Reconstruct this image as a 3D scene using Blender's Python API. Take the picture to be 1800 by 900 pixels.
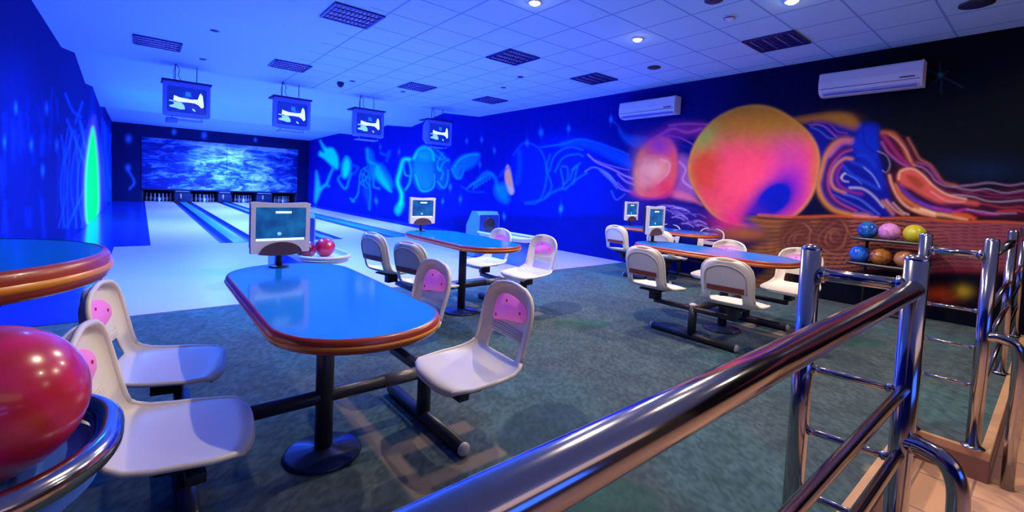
import bpy, bmesh, math, random
import numpy as np
from mathutils import Vector, Matrix
random.seed(7); np.random.seed(7)
for o in list(bpy.data.objects): bpy.data.objects.remove(o)
S = bpy.context.scene
COL = S.collection

# ------------------------------------------------------------------ camera
YAW, PITCH, ROLL, FPX, CY, CH = math.radians(39.417), math.radians(2.711), math.radians(-2.557), 795.479, 370.955, 1.318
FW = np.array([math.sin(YAW)*math.cos(PITCH), math.cos(YAW)*math.cos(PITCH), -math.sin(PITCH)])
RT0 = np.array([math.cos(YAW), -math.sin(YAW), 0.0]); UP0 = np.cross(RT0, FW)
RT = RT0*math.cos(ROLL)-UP0*math.sin(ROLL); UP = UP0*math.cos(ROLL)+RT0*math.sin(ROLL)
cam = bpy.data.cameras.new('camera'); camo = bpy.data.objects.new('camera', cam); COL.objects.link(camo)
cam.sensor_width = 36; cam.lens = FPX/1800*36; cam.shift_y = -(450-CY)/1800; cam.clip_start = .02; cam.clip_end = 200
camo.matrix_world = Matrix(((RT[0], UP[0], -FW[0], 0), (RT[1], UP[1], -FW[1], 0), (RT[2], UP[2], -FW[2], CH), (0, 0, 0, 1)))
S.camera = camo

# ------------------------------------------------------------------ world, lights, exposure
S.view_settings.view_transform = 'Standard'; S.view_settings.look = 'None'
S.view_settings.exposure = 0; S.view_settings.gamma = 1; S.view_settings.use_curve_mapping = False
W = bpy.data.worlds.new('world'); S.world = W; W.use_nodes = True
W.node_tree.nodes['Background'].inputs[0].default_value = (.9, .55, .5, 1)
W.node_tree.nodes['Background'].inputs[1].default_value = .04

def light(kind, name, loc, energy, color, size=.1, sizey=None, target=None, blend=.6, angle=120):
    l = bpy.data.lights.new(name, kind); o = bpy.data.objects.new(name, l); COL.objects.link(o)
    l.energy = energy; l.color = color; o.location = loc
    if kind == 'AREA':
        l.shape = 'RECTANGLE'; l.size = size; l.size_y = sizey or size
    else: l.shadow_soft_size = size
    if kind == 'SPOT': l.spot_size = math.radians(angle); l.spot_blend = blend
    if target is not None:
        o.rotation_euler = (Vector(target)-Vector(loc)).to_track_quat('-Z', 'Y').to_euler()
    return o
UV = (.04, .235, 1.0)
# unseen blue fill added behind the camera to turn the near ceiling bluer
light('AREA', 'added_blue_fill', (1.5, -4.2, 1.6), 35, (.03, .14, 1.0), 3.0, 1.2, target=(3.5, 3.0, 2.9))
# blue ultraviolet floodlights over the approach and the lanes
for x, y, e in ((.8, 6.6, 330), (3.3, 7.0, 300), (5.8, 6.8, 220)):
    light('SPOT', 'unseen_uv_flood', (x, y, 3.2), e*4, UV, .12, target=(x, y+.6, 0), angle=150, blend=.9)
for x, y, e in ((1.6, 14.0, 420), (5.0, 14.0, 420), (3.3, 20.0, 500), (3.3, 25.2, 380)):
    light('SPOT', 'unseen_uv_flood', (x, y, 3.2), e*6.2, (.085, .24, 1.0), .12, target=(x, y+.2, 0), angle=160, blend=.9)
for x, y in ((.6, 4.7), (3.7, 5.3)):  # two unseen blue fill lights, added to make the carpet bluer
    light('SPOT', 'unseen_uv_flood', (x, y, 3.2), 170, (.008, .15, 1.0), .10, target=(x, y, 0), angle=140, blend=.9)
# warm light from the foyer behind the camera
light('AREA', 'foyer_light', (2.5, -3.2, 2.9), 10, (1, .66, .5), 4.0, 1.0, target=(3.5, 2.0, .3))
SPOT_COL = (1, .84, .60)
LAMPS = [(3.2, 3.67), (4.87, 3.57), (4.95, 1.83), (1.9, 1.3), (3.2, .4), (6.3, -.6)]

# ------------------------------------------------------------------ helpers
def lk(o, parent=None):
    COL.objects.link(o)
    if parent is not None: o.parent = parent
    return o
def tag(o, label=None, cat=None, group=None, kind=None):
    if label: o['label'] = label
    if cat: o['category'] = cat
    if group: o['group'] = group
    if kind: o['kind'] = kind
    return o
def empty(name, loc=(0, 0, 0), rz=0):
    o = bpy.data.objects.new(name, None); o.location = loc; o.rotation_euler = (0, 0, rz); o.empty_display_size = .1
    return lk(o)
def copy_tree(o, parent=None):
    c = o.copy(); COL.objects.link(c); c.parent = parent
    for ch in list(o.children): copy_tree(ch, c)
    return c

class MB:
    """collects shapes into one mesh"""
    def __init__(s): s.v = []; s.f = []; s.sm = []
    def add(s, vs, fs, smooth=False):
        n = len(s.v); s.v += [tuple(map(float, v)) for v in vs]
        s.f += [tuple(n+i for i in f) for f in fs]; s.sm += [smooth]*len(fs); return s
    def box(s, x0, x1, y0, y1, z0, z1, b=0.0):
        if b <= 0:
            v = [(x, y, z) for z in (z0, z1) for y in (y0, y1) for x in (x0, x1)]
            return s.add(v, [(0, 2, 3, 1), (4, 5, 7, 6), (0, 1, 5, 4), (2, 6, 7, 3), (0, 4, 6, 2), (1, 3, 7, 5)])
        bm = bmesh.new(); bmesh.ops.create_cube(bm, size=1)
        for v in bm.verts: v.co = Vector(((x0+x1)/2+v.co.x*(x1-x0), (y0+y1)/2+v.co.y*(y1-y0), (z0+z1)/2+v.co.z*(z1-z0)))
        bmesh.ops.bevel(bm, geom=bm.edges[:], offset=b, segments=3, profile=.5, affect='EDGES')
        bm.verts.index_update(); s.add([v.co[:] for v in bm.verts], [[v.index for v in f.verts] for f in bm.faces], True); bm.free(); return s
    def tube(s, pts, r, n=14, closed=False, cap=True):
        pts = [Vector(p) for p in pts]; m = len(pts); vs = []; fs = []
        rr = r if hasattr(r, '__len__') else [r]*m
        prev = None
        for i, p in enumerate(pts):
            if closed: t = (pts[(i+1) % m]-pts[i-1])
            else: t = pts[min(i+1, m-1)]-pts[max(i-1, 0)]
            t.normalize()
            if prev is None:
                a = Vector((0, 0, 1)) if abs(t.z) < .9 else Vector((1, 0, 0)); u = t.cross(a).normalized()
            else: u = (prev-t*prev.dot(t)).normalized()
            prev = u; w = t.cross(u)
            for k in range(n):
                a = 2*math.pi*k/n; vs.append(p+(u*math.cos(a)+w*math.sin(a))*rr[i])
        seg = m if closed else m-1
        for i in range(seg):
            for k in range(n):
                a = i*n+k; b = i*n+(k+1) % n; j = ((i+1) % m)*n
                fs.append((a, b, j+(k+1) % n, j+k))
        s.add(vs, fs, True)
        if cap and not closed:
            N = len(s.v)-len(vs)
            s.f.append(tuple(N+k for k in range(n))[::-1]); s.sm.append(False)
            s.f.append(tuple(N+(m-1)*n+k for k in range(n))); s.sm.append(False)
        return s
    def lathe(s, prof, c=(0, 0, 0), n=28, axis='Z'):
        vs = []; fs = []
        for r, h in prof:
            for k in range(n):
                a = 2*math.pi*k/n; x, y = r*math.cos(a), r*math.sin(a)
                p = (x, y, h) if axis == 'Z' else ((x, h, y) if axis == 'Y' else (h, x, y))
                vs.append((c[0]+p[0], c[1]+p[1], c[2]+p[2]))
        for i in range(len(prof)-1):
            for k in range(n):
                fs.append((i*n+k, i*n+(k+1) % n, (i+1)*n+(k+1) % n, (i+1)*n+k))
        return s.add(vs, fs, True)
    def sphere(s, c, r, n=32, m=18, sc=(1, 1, 1)):
        prof = [(max(1e-5, r*math.sin(math.pi*i/m)), -r*math.cos(math.pi*i/m)) for i in range(m+1)]
        k = len(s.v); s.lathe(prof, (0, 0, 0), n)
        for i in range(k, len(s.v)):
            v = s.v[i]; s.v[i] = (c[0]+v[0]*sc[0], c[1]+v[1]*sc[1], c[2]+v[2]*sc[2])
        return s
    def prism(s, poly, h0, h1, axis='Z', smooth=False):
        n = len(poly)
        def P(a, b, h): return (a, b, h) if axis == 'Z' else ((a, h, b) if axis == 'Y' else (h, a, b))
        vs = [P(a, b, h0) for a, b in poly]+[P(a, b, h1) for a, b in poly]
        s.add(vs, [tuple(range(n))[::-1], tuple(range(n, 2*n))])
        k = len(s.v)-2*n
        for i in range(n):
            s.f.append((k+i, k+(i+1) % n, k+n+(i+1) % n, k+n+i)); s.sm.append(smooth)
        return s
    def build(s, name, mat, parent=None, fixn=True):
        me = bpy.data.meshes.new(name); me.from_pydata(s.v, [], s.f)
        me.polygons.foreach_set('use_smooth', s.sm); me.update()
        if fixn:
            bm = bmesh.new(); bm.from_mesh(me); bmesh.ops.recalc_face_normals(bm, faces=bm.faces[:]); bm.to_mesh(me); bm.free()
        me.materials.append(mat)
        o = bpy.data.objects.new(name, me); return lk(o, parent)

def rrect(cx, cy, w, h, r, n=8):
    pts = []
    for sx, sy, a0 in ((1, 1, 0), (-1, 1, 90), (-1, -1, 180), (1, -1, 270)):
        for i in range(n+1):
            a = math.radians(a0+90*i/n)
            pts.append((cx+sx*(w/2-r)+r*math.cos(a), cy+sy*(h/2-r)+r*math.sin(a)))
    return pts

# ------------------------------------------------------------------ materials
def mat(name, col, rough=.5, metal=0., emit=None, estr=0., noise=0., nscale=20., bump=0., bscale=80., spec=.5, coat=0.):
    m = bpy.data.materials.new(name); m.use_nodes = True; nt = m.node_tree; b = nt.nodes['Principled BSDF']
    b.inputs['Roughness'].default_value = rough; b.inputs['Metallic'].default_value = metal
    b.inputs['Specular IOR Level'].default_value = spec; b.inputs['Coat Weight'].default_value = coat
    b.inputs['Base Color'].default_value = (*col, 1)
    if emit: b.inputs['Emission Color'].default_value = (*emit, 1); b.inputs['Emission Strength'].default_value = estr
    tc = nt.nodes.new('ShaderNodeTexCoord')
    if noise > 0:
        nz = nt.nodes.new('ShaderNodeTexNoise'); nz.inputs['Scale'].default_value = nscale; nz.inputs['Detail'].default_value = 4
        nt.links.new(tc.outputs['Object'], nz.inputs['Vector'])
        mx = nt.nodes.new('ShaderNodeMix'); mx.data_type = 'RGBA'
        mx.inputs[6].default_value = (*[c*(1-noise) for c in col], 1); mx.inputs[7].default_value = (*[min(1, c*(1+noise)) for c in col], 1)
        nt.links.new(nz.outputs[0], mx.inputs[0]); nt.links.new(mx.outputs[2], b.inputs['Base Color'])
    if bump > 0:
        nb = nt.nodes.new('ShaderNodeTexNoise'); nb.inputs['Scale'].default_value = bscale; nb.inputs['Detail'].default_value = 3
        nt.links.new(tc.outputs['Object'], nb.inputs['Vector'])
        bp = nt.nodes.new('ShaderNodeBump'); bp.inputs['Strength'].default_value = bump; bp.inputs['Distance'].default_value = .01
        nt.links.new(nb.outputs[0], bp.inputs['Height']); nt.links.new(bp.outputs[0], b.inputs['Normal'])
    return m
def painted_mat(name, rough=.7, attr='paint', glow=0., noise=.06, spec=.3, bump=0., bscale=300):
    m = mat(name, (.5, .5, .5), rough, spec=spec, bump=bump, bscale=bscale); nt = m.node_tree; b = nt.nodes['Principled BSDF']
    a = nt.nodes.new('ShaderNodeAttribute'); a.attribute_name = attr
    nz = nt.nodes.new('ShaderNodeTexNoise'); nz.inputs['Scale'].default_value = 6; nz.inputs['Detail'].default_value = 6
    tc = nt.nodes.new('ShaderNodeTexCoord'); nt.links.new(tc.outputs['Object'], nz.inputs['Vector'])
    mr = nt.nodes.new('ShaderNodeMapRange'); mr.inputs[3].default_value = 1-noise*3; mr.inputs[4].default_value = 1+noise*3
    nt.links.new(nz.outputs[0], mr.inputs[0])
    vm = nt.nodes.new('ShaderNodeVectorMath'); vm.operation = 'SCALE'
    nt.links.new(a.outputs['Color'], vm.inputs[0]); nt.links.new(mr.outputs[0], vm.inputs[3]); nt.links.new(vm.outputs[0], b.inputs['Base Color'])
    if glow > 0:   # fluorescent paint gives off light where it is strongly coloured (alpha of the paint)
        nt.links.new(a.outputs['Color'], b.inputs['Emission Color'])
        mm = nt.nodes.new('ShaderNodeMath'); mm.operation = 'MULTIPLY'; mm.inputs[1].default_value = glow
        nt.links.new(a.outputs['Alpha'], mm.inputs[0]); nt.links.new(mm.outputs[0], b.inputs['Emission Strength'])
    return m

M = {}
M['approach'] = mat('approach_boards', (.78, .49, .84), .28, noise=.04, nscale=3)
M['lane'] = mat('lane_boards', (.78, .50, .84), .3, noise=.04, nscale=3)
M['gutter'] = mat('gutter', (.01, .03, .28), .35)
M['cap'] = mat('division_cap', (.02, .22, .75), .35)
M['gloss_dark'] = mat('gloss_dark_floor', (.02, .04, .40), .16, noise=.2, nscale=4)
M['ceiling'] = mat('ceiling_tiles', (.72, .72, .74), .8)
M['tile'] = mat('tile_floor', (.85, .5, .32), .35)
M['wood'] = mat('kerb_wood', (.72, .40, .19), .4, noise=.25, nscale=9)
M['wood_dark'] = mat('kerb_face', (.28, .13, .09), .5, noise=.2, nscale=9)
M['blue_top'] = mat('blue_laminate', (.006, .27, .95), .12, noise=.05, nscale=15, spec=.6)
M['edge'] = mat('red_wood_edge', (.42, .055, .025), .3, noise=.3, nscale=12, coat=.3)
M['stripe'] = mat('orange_inlay', (.85, .30, .03), .3, noise=.1, nscale=12)
M['black_metal'] = mat('black_steel', (.035, .035, .045), .35, metal=.3, bump=.1)
M['chrome'] = mat('steel', (.50, .47, .47), .14, metal=1., noise=.04, nscale=5)
M['cap_grey'] = mat('grey_cap', (.55, .5, .5), .4)
M['seat'] = mat('seat_plastic', (.88, .80, .66), .38, noise=.04, nscale=10, bump=.03)
M['pink'] = mat('pink_pad', (1.0, .25, .70), .4, emit=(.8, .12, .6), estr=.22, noise=.06, nscale=25)  # small emission added for the pad's glow under the UV light
M['pad_red'] = mat('red_screw', (.45, .01, .08), .4)
M['brown'] = mat('brown_band', (.30, .06, .04), .5, noise=.15)
M['monitor'] = mat('monitor_plastic', (.80, .74, .80), .35, noise=.02)
M['dark'] = mat('dark_plastic', (.02, .02, .03), .35, noise=.1)
M['chin'] = mat('chin_plastic', (.10, .05, .06), .3, noise=.1)
M['tv_body'] = mat('tv_body', (.15, .22, .75), .45, noise=.05)
M['tv_dark'] = mat('tv_plate', (.004, .006, .10), .7, noise=.1)
M['white'] = mat('white_plastic', (.85, .85, .88), .35, noise=.03)
M['ac'] = mat('ac_plastic', (.78, .76, .82), .4, noise=.03)
M['mask_dark'] = mat('machine_dark', (.012, .02, .07), .6, noise=.1)
M['pin'] = mat('pin_white', (.9, .9, .9), .3, noise=.02)
M['backpaint'] = mat('back_wall_paint', (.008, .012, .18), .6, noise=.15, nscale=3)
M['louvre'] = mat('louvre_metal', (.03, .03, .22), .3, metal=.4)
M['lampin'] = mat('lamp_inside', (.75, .62, .8), .3)
M['bulb'] = mat('spot_bulb', (1, 1, 1), .4, emit=(1, .88, .82), estr=60)

def paint_grid(name, m, us, vs, P3, colf, parent=None):
    """grid mesh; P3(u,v)->(n,3); colf(P)->(n,4) painted colour"""
    U, V = np.meshgrid(us, vs); u = U.ravel(); v = V.ravel(); P = P3(u, v); nu, nv = len(us), len(vs)
    me = bpy.data.meshes.new(name); i = np.arange((nu-1)*(nv-1)); a = (i//(nu-1))*nu+i % (nu-1)
    F = np.stack([a, a+1, a+1+nu, a+nu], 1)
    me.vertices.add(len(P)); me.vertices.foreach_set('co', P.ravel())
    me.loops.add(F.size); me.loops.foreach_set('vertex_index', F.ravel())
    me.polygons.add(len(F)); me.polygons.foreach_set('loop_start', np.arange(0, F.size, 4)); me.polygons.foreach_set('loop_total', np.full(len(F), 4))
    me.update(); at = me.color_attributes.new('paint', 'FLOAT_COLOR', 'POINT')
    at.data.foreach_set('color', np.clip(colf(P), 0, 1).astype(np.float32).ravel())
    me.materials.append(m); me.validate()
    return lk(bpy.data.objects.new(name, me), parent)

def photo_uv(P):
    """where a painted wall point appears in the photograph: the murals were traced from it onto the walls"""
    d = P-np.array([0, 0, CH]); z = np.maximum(d@FW, .05)
    return 900+FPX*(d@RT)/z, CY-FPX*(d@UP)/z
def mixc(c, col, w, glow=None):
    w = np.clip(w, 0, 1)[:, None]; c[:, :3] = c[:, :3]*(1-w)+np.array(col)*w
    if glow is not None: c[:, 3] = c[:, 3]*(1-w[:, 0])+glow*w[:, 0]
def ell(x, y, cx, cy, rx, ry, rot=0, soft=.08):
    a = math.radians(rot); dx, dy = x-cx, y-cy
    X = dx*math.cos(a)+dy*math.sin(a); Y = -dx*math.sin(a)+dy*math.cos(a)
    r = np.hypot(X/rx, Y/ry); return np.clip((1-r)/soft+.5, 0, 1)
def blob(x, y, cx, cy, rx, ry, rot=0):
    a = math.radians(rot); dx, dy = x-cx, y-cy
    X = dx*math.cos(a)+dy*math.sin(a); Y = -dx*math.sin(a)+dy*math.cos(a)
    return np.exp(-((X/rx)**2+(Y/ry)**2))
def ring(x, y, cx, cy, rx, ry, w, rot=0):
    a = math.radians(rot); dx, dy = x-cx, y-cy
    X = dx*math.cos(a)+dy*math.sin(a); Y = -dx*math.sin(a)+dy*math.cos(a)
    r = np.hypot(X/rx, Y/ry); return np.exp(-(((r-1)*min(rx, ry))/w)**2)
def spl(pts, n=10):
    pts = [pts[0]]+list(pts)+[pts[-1]]; out = []
    for i in range(1, len(pts)-2):
        p0, p1, p2, p3 = map(np.array, (pts[i-1], pts[i], pts[i+1], pts[i+2]))
        for k in range(n):
            t = k/n; out.append(.5*((2*p1)+(-p0+p2)*t+(2*p0-5*p1+4*p2-p3)*t*t+(-p0+3*p1-3*p2+p3)*t**3))
    out.append(np.array(pts[-2], float)); return np.array(out)
def stroke(x, y, pts, w, n=8):
    P = spl([tuple(map(float, p)) for p in pts], n); lo = P.min(0)-4*w; hi = P.max(0)+4*w; out = np.zeros_like(x)
    idx = np.where((x > lo[0]) & (x < hi[0]) & (y > lo[1]) & (y < hi[1]))[0]
    if not len(idx): return out
    X, Y = x[idx], y[idx]; d = np.full(len(idx), 1e9)
    for a, b in zip(P[:-1], P[1:]):
        e = b-a; L = max(e@e, 1e-9); t = np.clip(((X-a[0])*e[0]+(Y-a[1])*e[1])/L, 0, 1)
        d = np.minimum(d, np.hypot(X-a[0]-t*e[0], Y-a[1]-t*e[1]))
    out[idx] = np.exp(-(d/w)**2); return out

# ================================================================== THE SETTING
XL, XR, YB = -1.01, 7.28, 27.0      # left wall, right wall, back wall
YC, YF, YD = 5.37, 10.5, 28.2       # carpet edge, foul line, lane end
LANES = [(.144, 1.21), (1.93, 2.99), (3.633, 4.70), (5.517, 6.583)]
PROF = [(-4.5, 3.303), (10.5, 3.303), (12.4, 3.60), (14.6, 3.34), (16.6, 3.56), (19.5, 3.36), (22.0, 3.62), (27.0, 3.55)]
def ceil_z(y): return np.interp(y, [p[0] for p in PROF], [p[1] for p in PROF])

# floors
def carpet_col(P):
    x, y = P[:, 0], P[:, 1]; c = np.tile([.090, .128, .132, 0.], (len(P), 1))
    n = np.sin(x*3.1+1.3*np.sin(y*2.3))*np.sin(y*2.7+1.1*np.sin(x*1.9)); mixc(c, (.08, .18, .18), np.clip(n*2, 0, 1)*.5)
    rr = np.random.RandomState(9); mt = rr.rand(len(x)); c[:, :3] *= (.72+.56*mt)[:, None]
    beige = (.34, .27, .20)
    # beige woven bands and rounded dark shapes of the carpet pattern
    for ox, oy in ((0, 0), (3.85, 0), (1.95, 1.8), (5.8, 1.8), (1.9, -2.2)):
        X, Y = x-ox, y-oy
        b = ((np.abs(X-.93) < .045) & (Y > 1.35) & (Y < 2.75)) | ((np.abs(Y-2.02) < .05) & (X > .93) & (X < 1.42)) | ((np.abs(Y-1.72) < .05) & (X > .93) & (X < 1.42))
        mixc(c, beige, b*.75)
        mixc(c, (.03, .05, .09), ell(X, Y, 1.75, 1.75, .34, .22, 20)*.55)
        mixc(c, (.04, .13, .10), ell(X, Y, 1.5, 1.2, .30, .16, -30)*.6)
        mixc(c, (.03, .04, .10), ell(X, Y, .7, 1.45, .16, .28, 10)*.6)
    return c
M['carpet'] = painted_mat('carpet_pile', 1.0, noise=.12, spec=.1, bump=.7, bscale=260)
fl = paint_grid('floor', M['carpet'], np.arange(XL-.02, XR+.03, .022), np.arange(.5, YC+.01, .022), lambda u, v: np.stack([u, v, np.zeros_like(u)], 1), carpet_col)
tag(fl, 'dark teal carpet under the tables', kind='structure')
for (x0, x1, y0, y1) in ((XL, 1.93, .19, .5), (3.56, XR, .19, .5)):
    o = paint_grid('floor', M['carpet'], np.arange(x0, x1+.02, .03), np.linspace(y0, y1, 12), lambda u, v: np.stack([u, v, np.zeros_like(u)], 1), carpet_col); tag(o, 'strip of teal carpet behind the wooden kerb', kind='structure')
o = MB().box(-.36, 7.28, YC, YF, -.03, .004).build('floor', M['approach']); tag(o, 'pale polished approach floor before the lanes', kind='structure')
o = MB().box(XL, -.36, YC, YF, -.03, .004).box(XL, .144, YF, YD, -.03, .004).build('floor', M['gloss_dark']); tag(o, 'dark glossy blue floor strip along the left wall', kind='structure')
o = MB().box(6.583, XR, YF, YD, -.03, .004).build('floor', M['gloss_dark']); tag(o, 'dark glossy floor strip along the right wall', kind='structure')
o = MB().box(XL, XR, YD, 29.6, -.03, .0).build('floor', M['mask_dark']); tag(o, 'dark pit floor behind the pins', kind='structure')
# lower tiled walkway
def tile_nodes(m):
    nt = m.node_tree; b = nt.nodes['Principled BSDF']; tc = nt.nodes.new('ShaderNodeTexCoord')
    br = nt.nodes.new('ShaderNodeTexBrick'); br.offset = .5; br.inputs['Color1'].default_value = (.88, .50, .28, 1); br.inputs['Color2'].default_value = (.80, .43, .24, 1)
    br.inputs['Mortar'].default_value = (.36, .22, .16, 1); br.inputs['Scale'].default_value = 1; br.inputs['Brick Width'].default_value = .42; br.inputs['Row Height'].default_value = .21
    br.inputs['Mortar Size'].default_value = .006; nt.links.new(tc.outputs['Object'], br.inputs['Vector']); nt.links.new(br.outputs[0], b.inputs['Base Color'])
tile_nodes(M['tile'])
o = MB().box(-2.5, 9.5, -4.5, .5, -.20, -.15).build('floor', M['tile']); tag(o, 'peach tiled walkway below the kerb', kind='structure')
# wooden kerb round the raised carpet
k = MB()
k.box(XL, 1.93, .165, .205, -.15, .012).box(1.90, 1.93, .205, .53, -.15, .012).box(1.93, 3.56, .495, .53, -.15, .012)
k.box(3.53, 3.56, .165, .53, -.15, .012).box(3.56, XR, .165, .205, -.15, .012)
o = k.build('trim_1', M['wood']); tag(o, 'light wooden kerb edging the raised carpet', kind='structure')
k = MB().box(XL, 1.93, .160, .165, -.15, -.03).box(1.93, 3.525, .490, .495, -.15, -.03).box(3.525, 3.53, .165, .49, -.15, -.03).box(3.53, XR, .160, .165, -.15, -.03)
o = k.build('trim_2', M['wood_dark']); tag(o, 'dark face below the wooden kerb', kind='structure')

# lanes with gutters
BL = []
for i, (a, b) in enumerate(LANES):
    o = MB().box(a, b, YF, YD, -.03, .004).build('bowling_lane', M['lane'])
    tag(o, ['pale bowling lane nearest the left wall', 'pale bowling lane second from the left wall', 'pale bowling lane third from the left wall', 'pale bowling lane nearest the right mural wall'][i], 'bowling lane', 'pale bowling lanes')
    BL.append(o)
def gutter(parent, x0, x1):
    w = x1-x0; prof = [(x0, .0), (x0+.02, -.04), (x0+w*.3, -.075), (x0+w*.7, -.075), (x1-.02, -.04), (x1, .0)]
    vs = [(x, y, z) for y in (YF, 27.05) for x, z in prof]; n = len(prof)
    m = MB(); m.add(vs, [(i, i+1, n+i+1, n+i) for i in range(n-1)], True); m.box(x0, x1, YF-.004, YF, -.08, .003)
    return m.build('gutter', M['gutter'], parent, fixn=False)
for i in range(3):
    a, b = LANES[i][1], LANES[i+1][0]
    gutter(BL[i], a, a+.23); gutter(BL[i+1], b-.23, b)
    MB().box(a+.23, b-.23, YF, 27.05, -.08, .012, .004).build('division_cap', M['cap'], BL[i])
gutter(BL[0], LANES[0][0]-.12, LANES[0][0])

# ceiling -------------------------------------------------------------------
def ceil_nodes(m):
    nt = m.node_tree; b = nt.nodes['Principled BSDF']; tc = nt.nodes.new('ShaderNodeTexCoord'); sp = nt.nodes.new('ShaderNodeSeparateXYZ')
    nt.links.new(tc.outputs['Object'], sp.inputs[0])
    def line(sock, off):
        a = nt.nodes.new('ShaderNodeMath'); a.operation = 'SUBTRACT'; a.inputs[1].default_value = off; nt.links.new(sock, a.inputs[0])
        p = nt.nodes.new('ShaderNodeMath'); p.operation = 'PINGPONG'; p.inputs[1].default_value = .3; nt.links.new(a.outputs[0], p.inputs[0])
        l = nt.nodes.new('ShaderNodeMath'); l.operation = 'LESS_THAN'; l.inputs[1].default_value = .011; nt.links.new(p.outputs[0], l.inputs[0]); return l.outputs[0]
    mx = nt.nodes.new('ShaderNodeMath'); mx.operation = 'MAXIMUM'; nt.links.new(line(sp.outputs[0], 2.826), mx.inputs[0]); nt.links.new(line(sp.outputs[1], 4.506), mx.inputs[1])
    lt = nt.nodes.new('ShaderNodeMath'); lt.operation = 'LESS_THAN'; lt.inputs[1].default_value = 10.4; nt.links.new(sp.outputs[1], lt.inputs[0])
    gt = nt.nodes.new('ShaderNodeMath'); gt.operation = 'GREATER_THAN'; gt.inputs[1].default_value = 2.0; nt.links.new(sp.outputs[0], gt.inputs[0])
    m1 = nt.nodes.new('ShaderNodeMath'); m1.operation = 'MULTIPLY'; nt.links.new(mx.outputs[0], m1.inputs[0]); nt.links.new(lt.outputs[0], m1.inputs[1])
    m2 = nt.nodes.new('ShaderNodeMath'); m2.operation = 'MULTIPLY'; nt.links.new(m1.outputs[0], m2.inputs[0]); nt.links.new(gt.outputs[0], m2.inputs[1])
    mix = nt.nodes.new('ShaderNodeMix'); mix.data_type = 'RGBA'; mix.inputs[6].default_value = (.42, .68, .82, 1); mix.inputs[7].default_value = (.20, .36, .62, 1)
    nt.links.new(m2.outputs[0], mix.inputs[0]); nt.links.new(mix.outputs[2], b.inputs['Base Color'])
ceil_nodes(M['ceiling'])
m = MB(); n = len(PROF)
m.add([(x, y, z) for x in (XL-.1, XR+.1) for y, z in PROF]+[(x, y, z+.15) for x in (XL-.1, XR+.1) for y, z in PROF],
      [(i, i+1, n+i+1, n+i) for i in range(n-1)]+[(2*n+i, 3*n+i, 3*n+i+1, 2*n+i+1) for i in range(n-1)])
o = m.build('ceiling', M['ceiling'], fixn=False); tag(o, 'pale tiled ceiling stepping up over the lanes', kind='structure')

# right wall mural ------------------------------------------------------------
def pfill(x, y, pts, soft=2., n=6, closed_spline=True):
    """soft filled shape through the given outline points"""
    q = [tuple(map(float, p)) for p in pts]
    P = spl([q[-1]]+q+[q[0], q[1]], n)[n:-n] if closed_spline else np.array(q+[q[0]], float)
    lo = P.min(0)-3*soft; hi = P.max(0)+3*soft; out = np.zeros_like(x)
    idx = np.where((x > lo[0]) & (x < hi[0]) & (y > lo[1]) & (y < hi[1]))[0]
    if not len(idx): return out
    X, Y = x[idx], y[idx]; d = np.full(len(idx), 1e9); ins = np.zeros(len(idx), bool)
    Q = np.vstack([P, P[:1]])
    for a, b in zip(Q[:-1], Q[1:]):
        e = b-a; L = e@e
        if L < 1e-9: continue
        t = np.clip(((X-a[0])*e[0]+(Y-a[1])*e[1])/L, 0, 1); d = np.minimum(d, np.hypot(X-a[0]-t*e[0], Y-a[1]-t*e[1]))
        c = ((a[1] > Y) != (b[1] > Y)); ins ^= c & (X < (b[0]-a[0])*(Y-a[1])/np.where(abs(b[1]-a[1]) < 1e-9, 1e-9, b[1]-a[1])+a[0])
    s = np.where(ins, d, -d); out[idx] = np.clip(s/soft*.5+.5, 0, 1); return out
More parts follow.
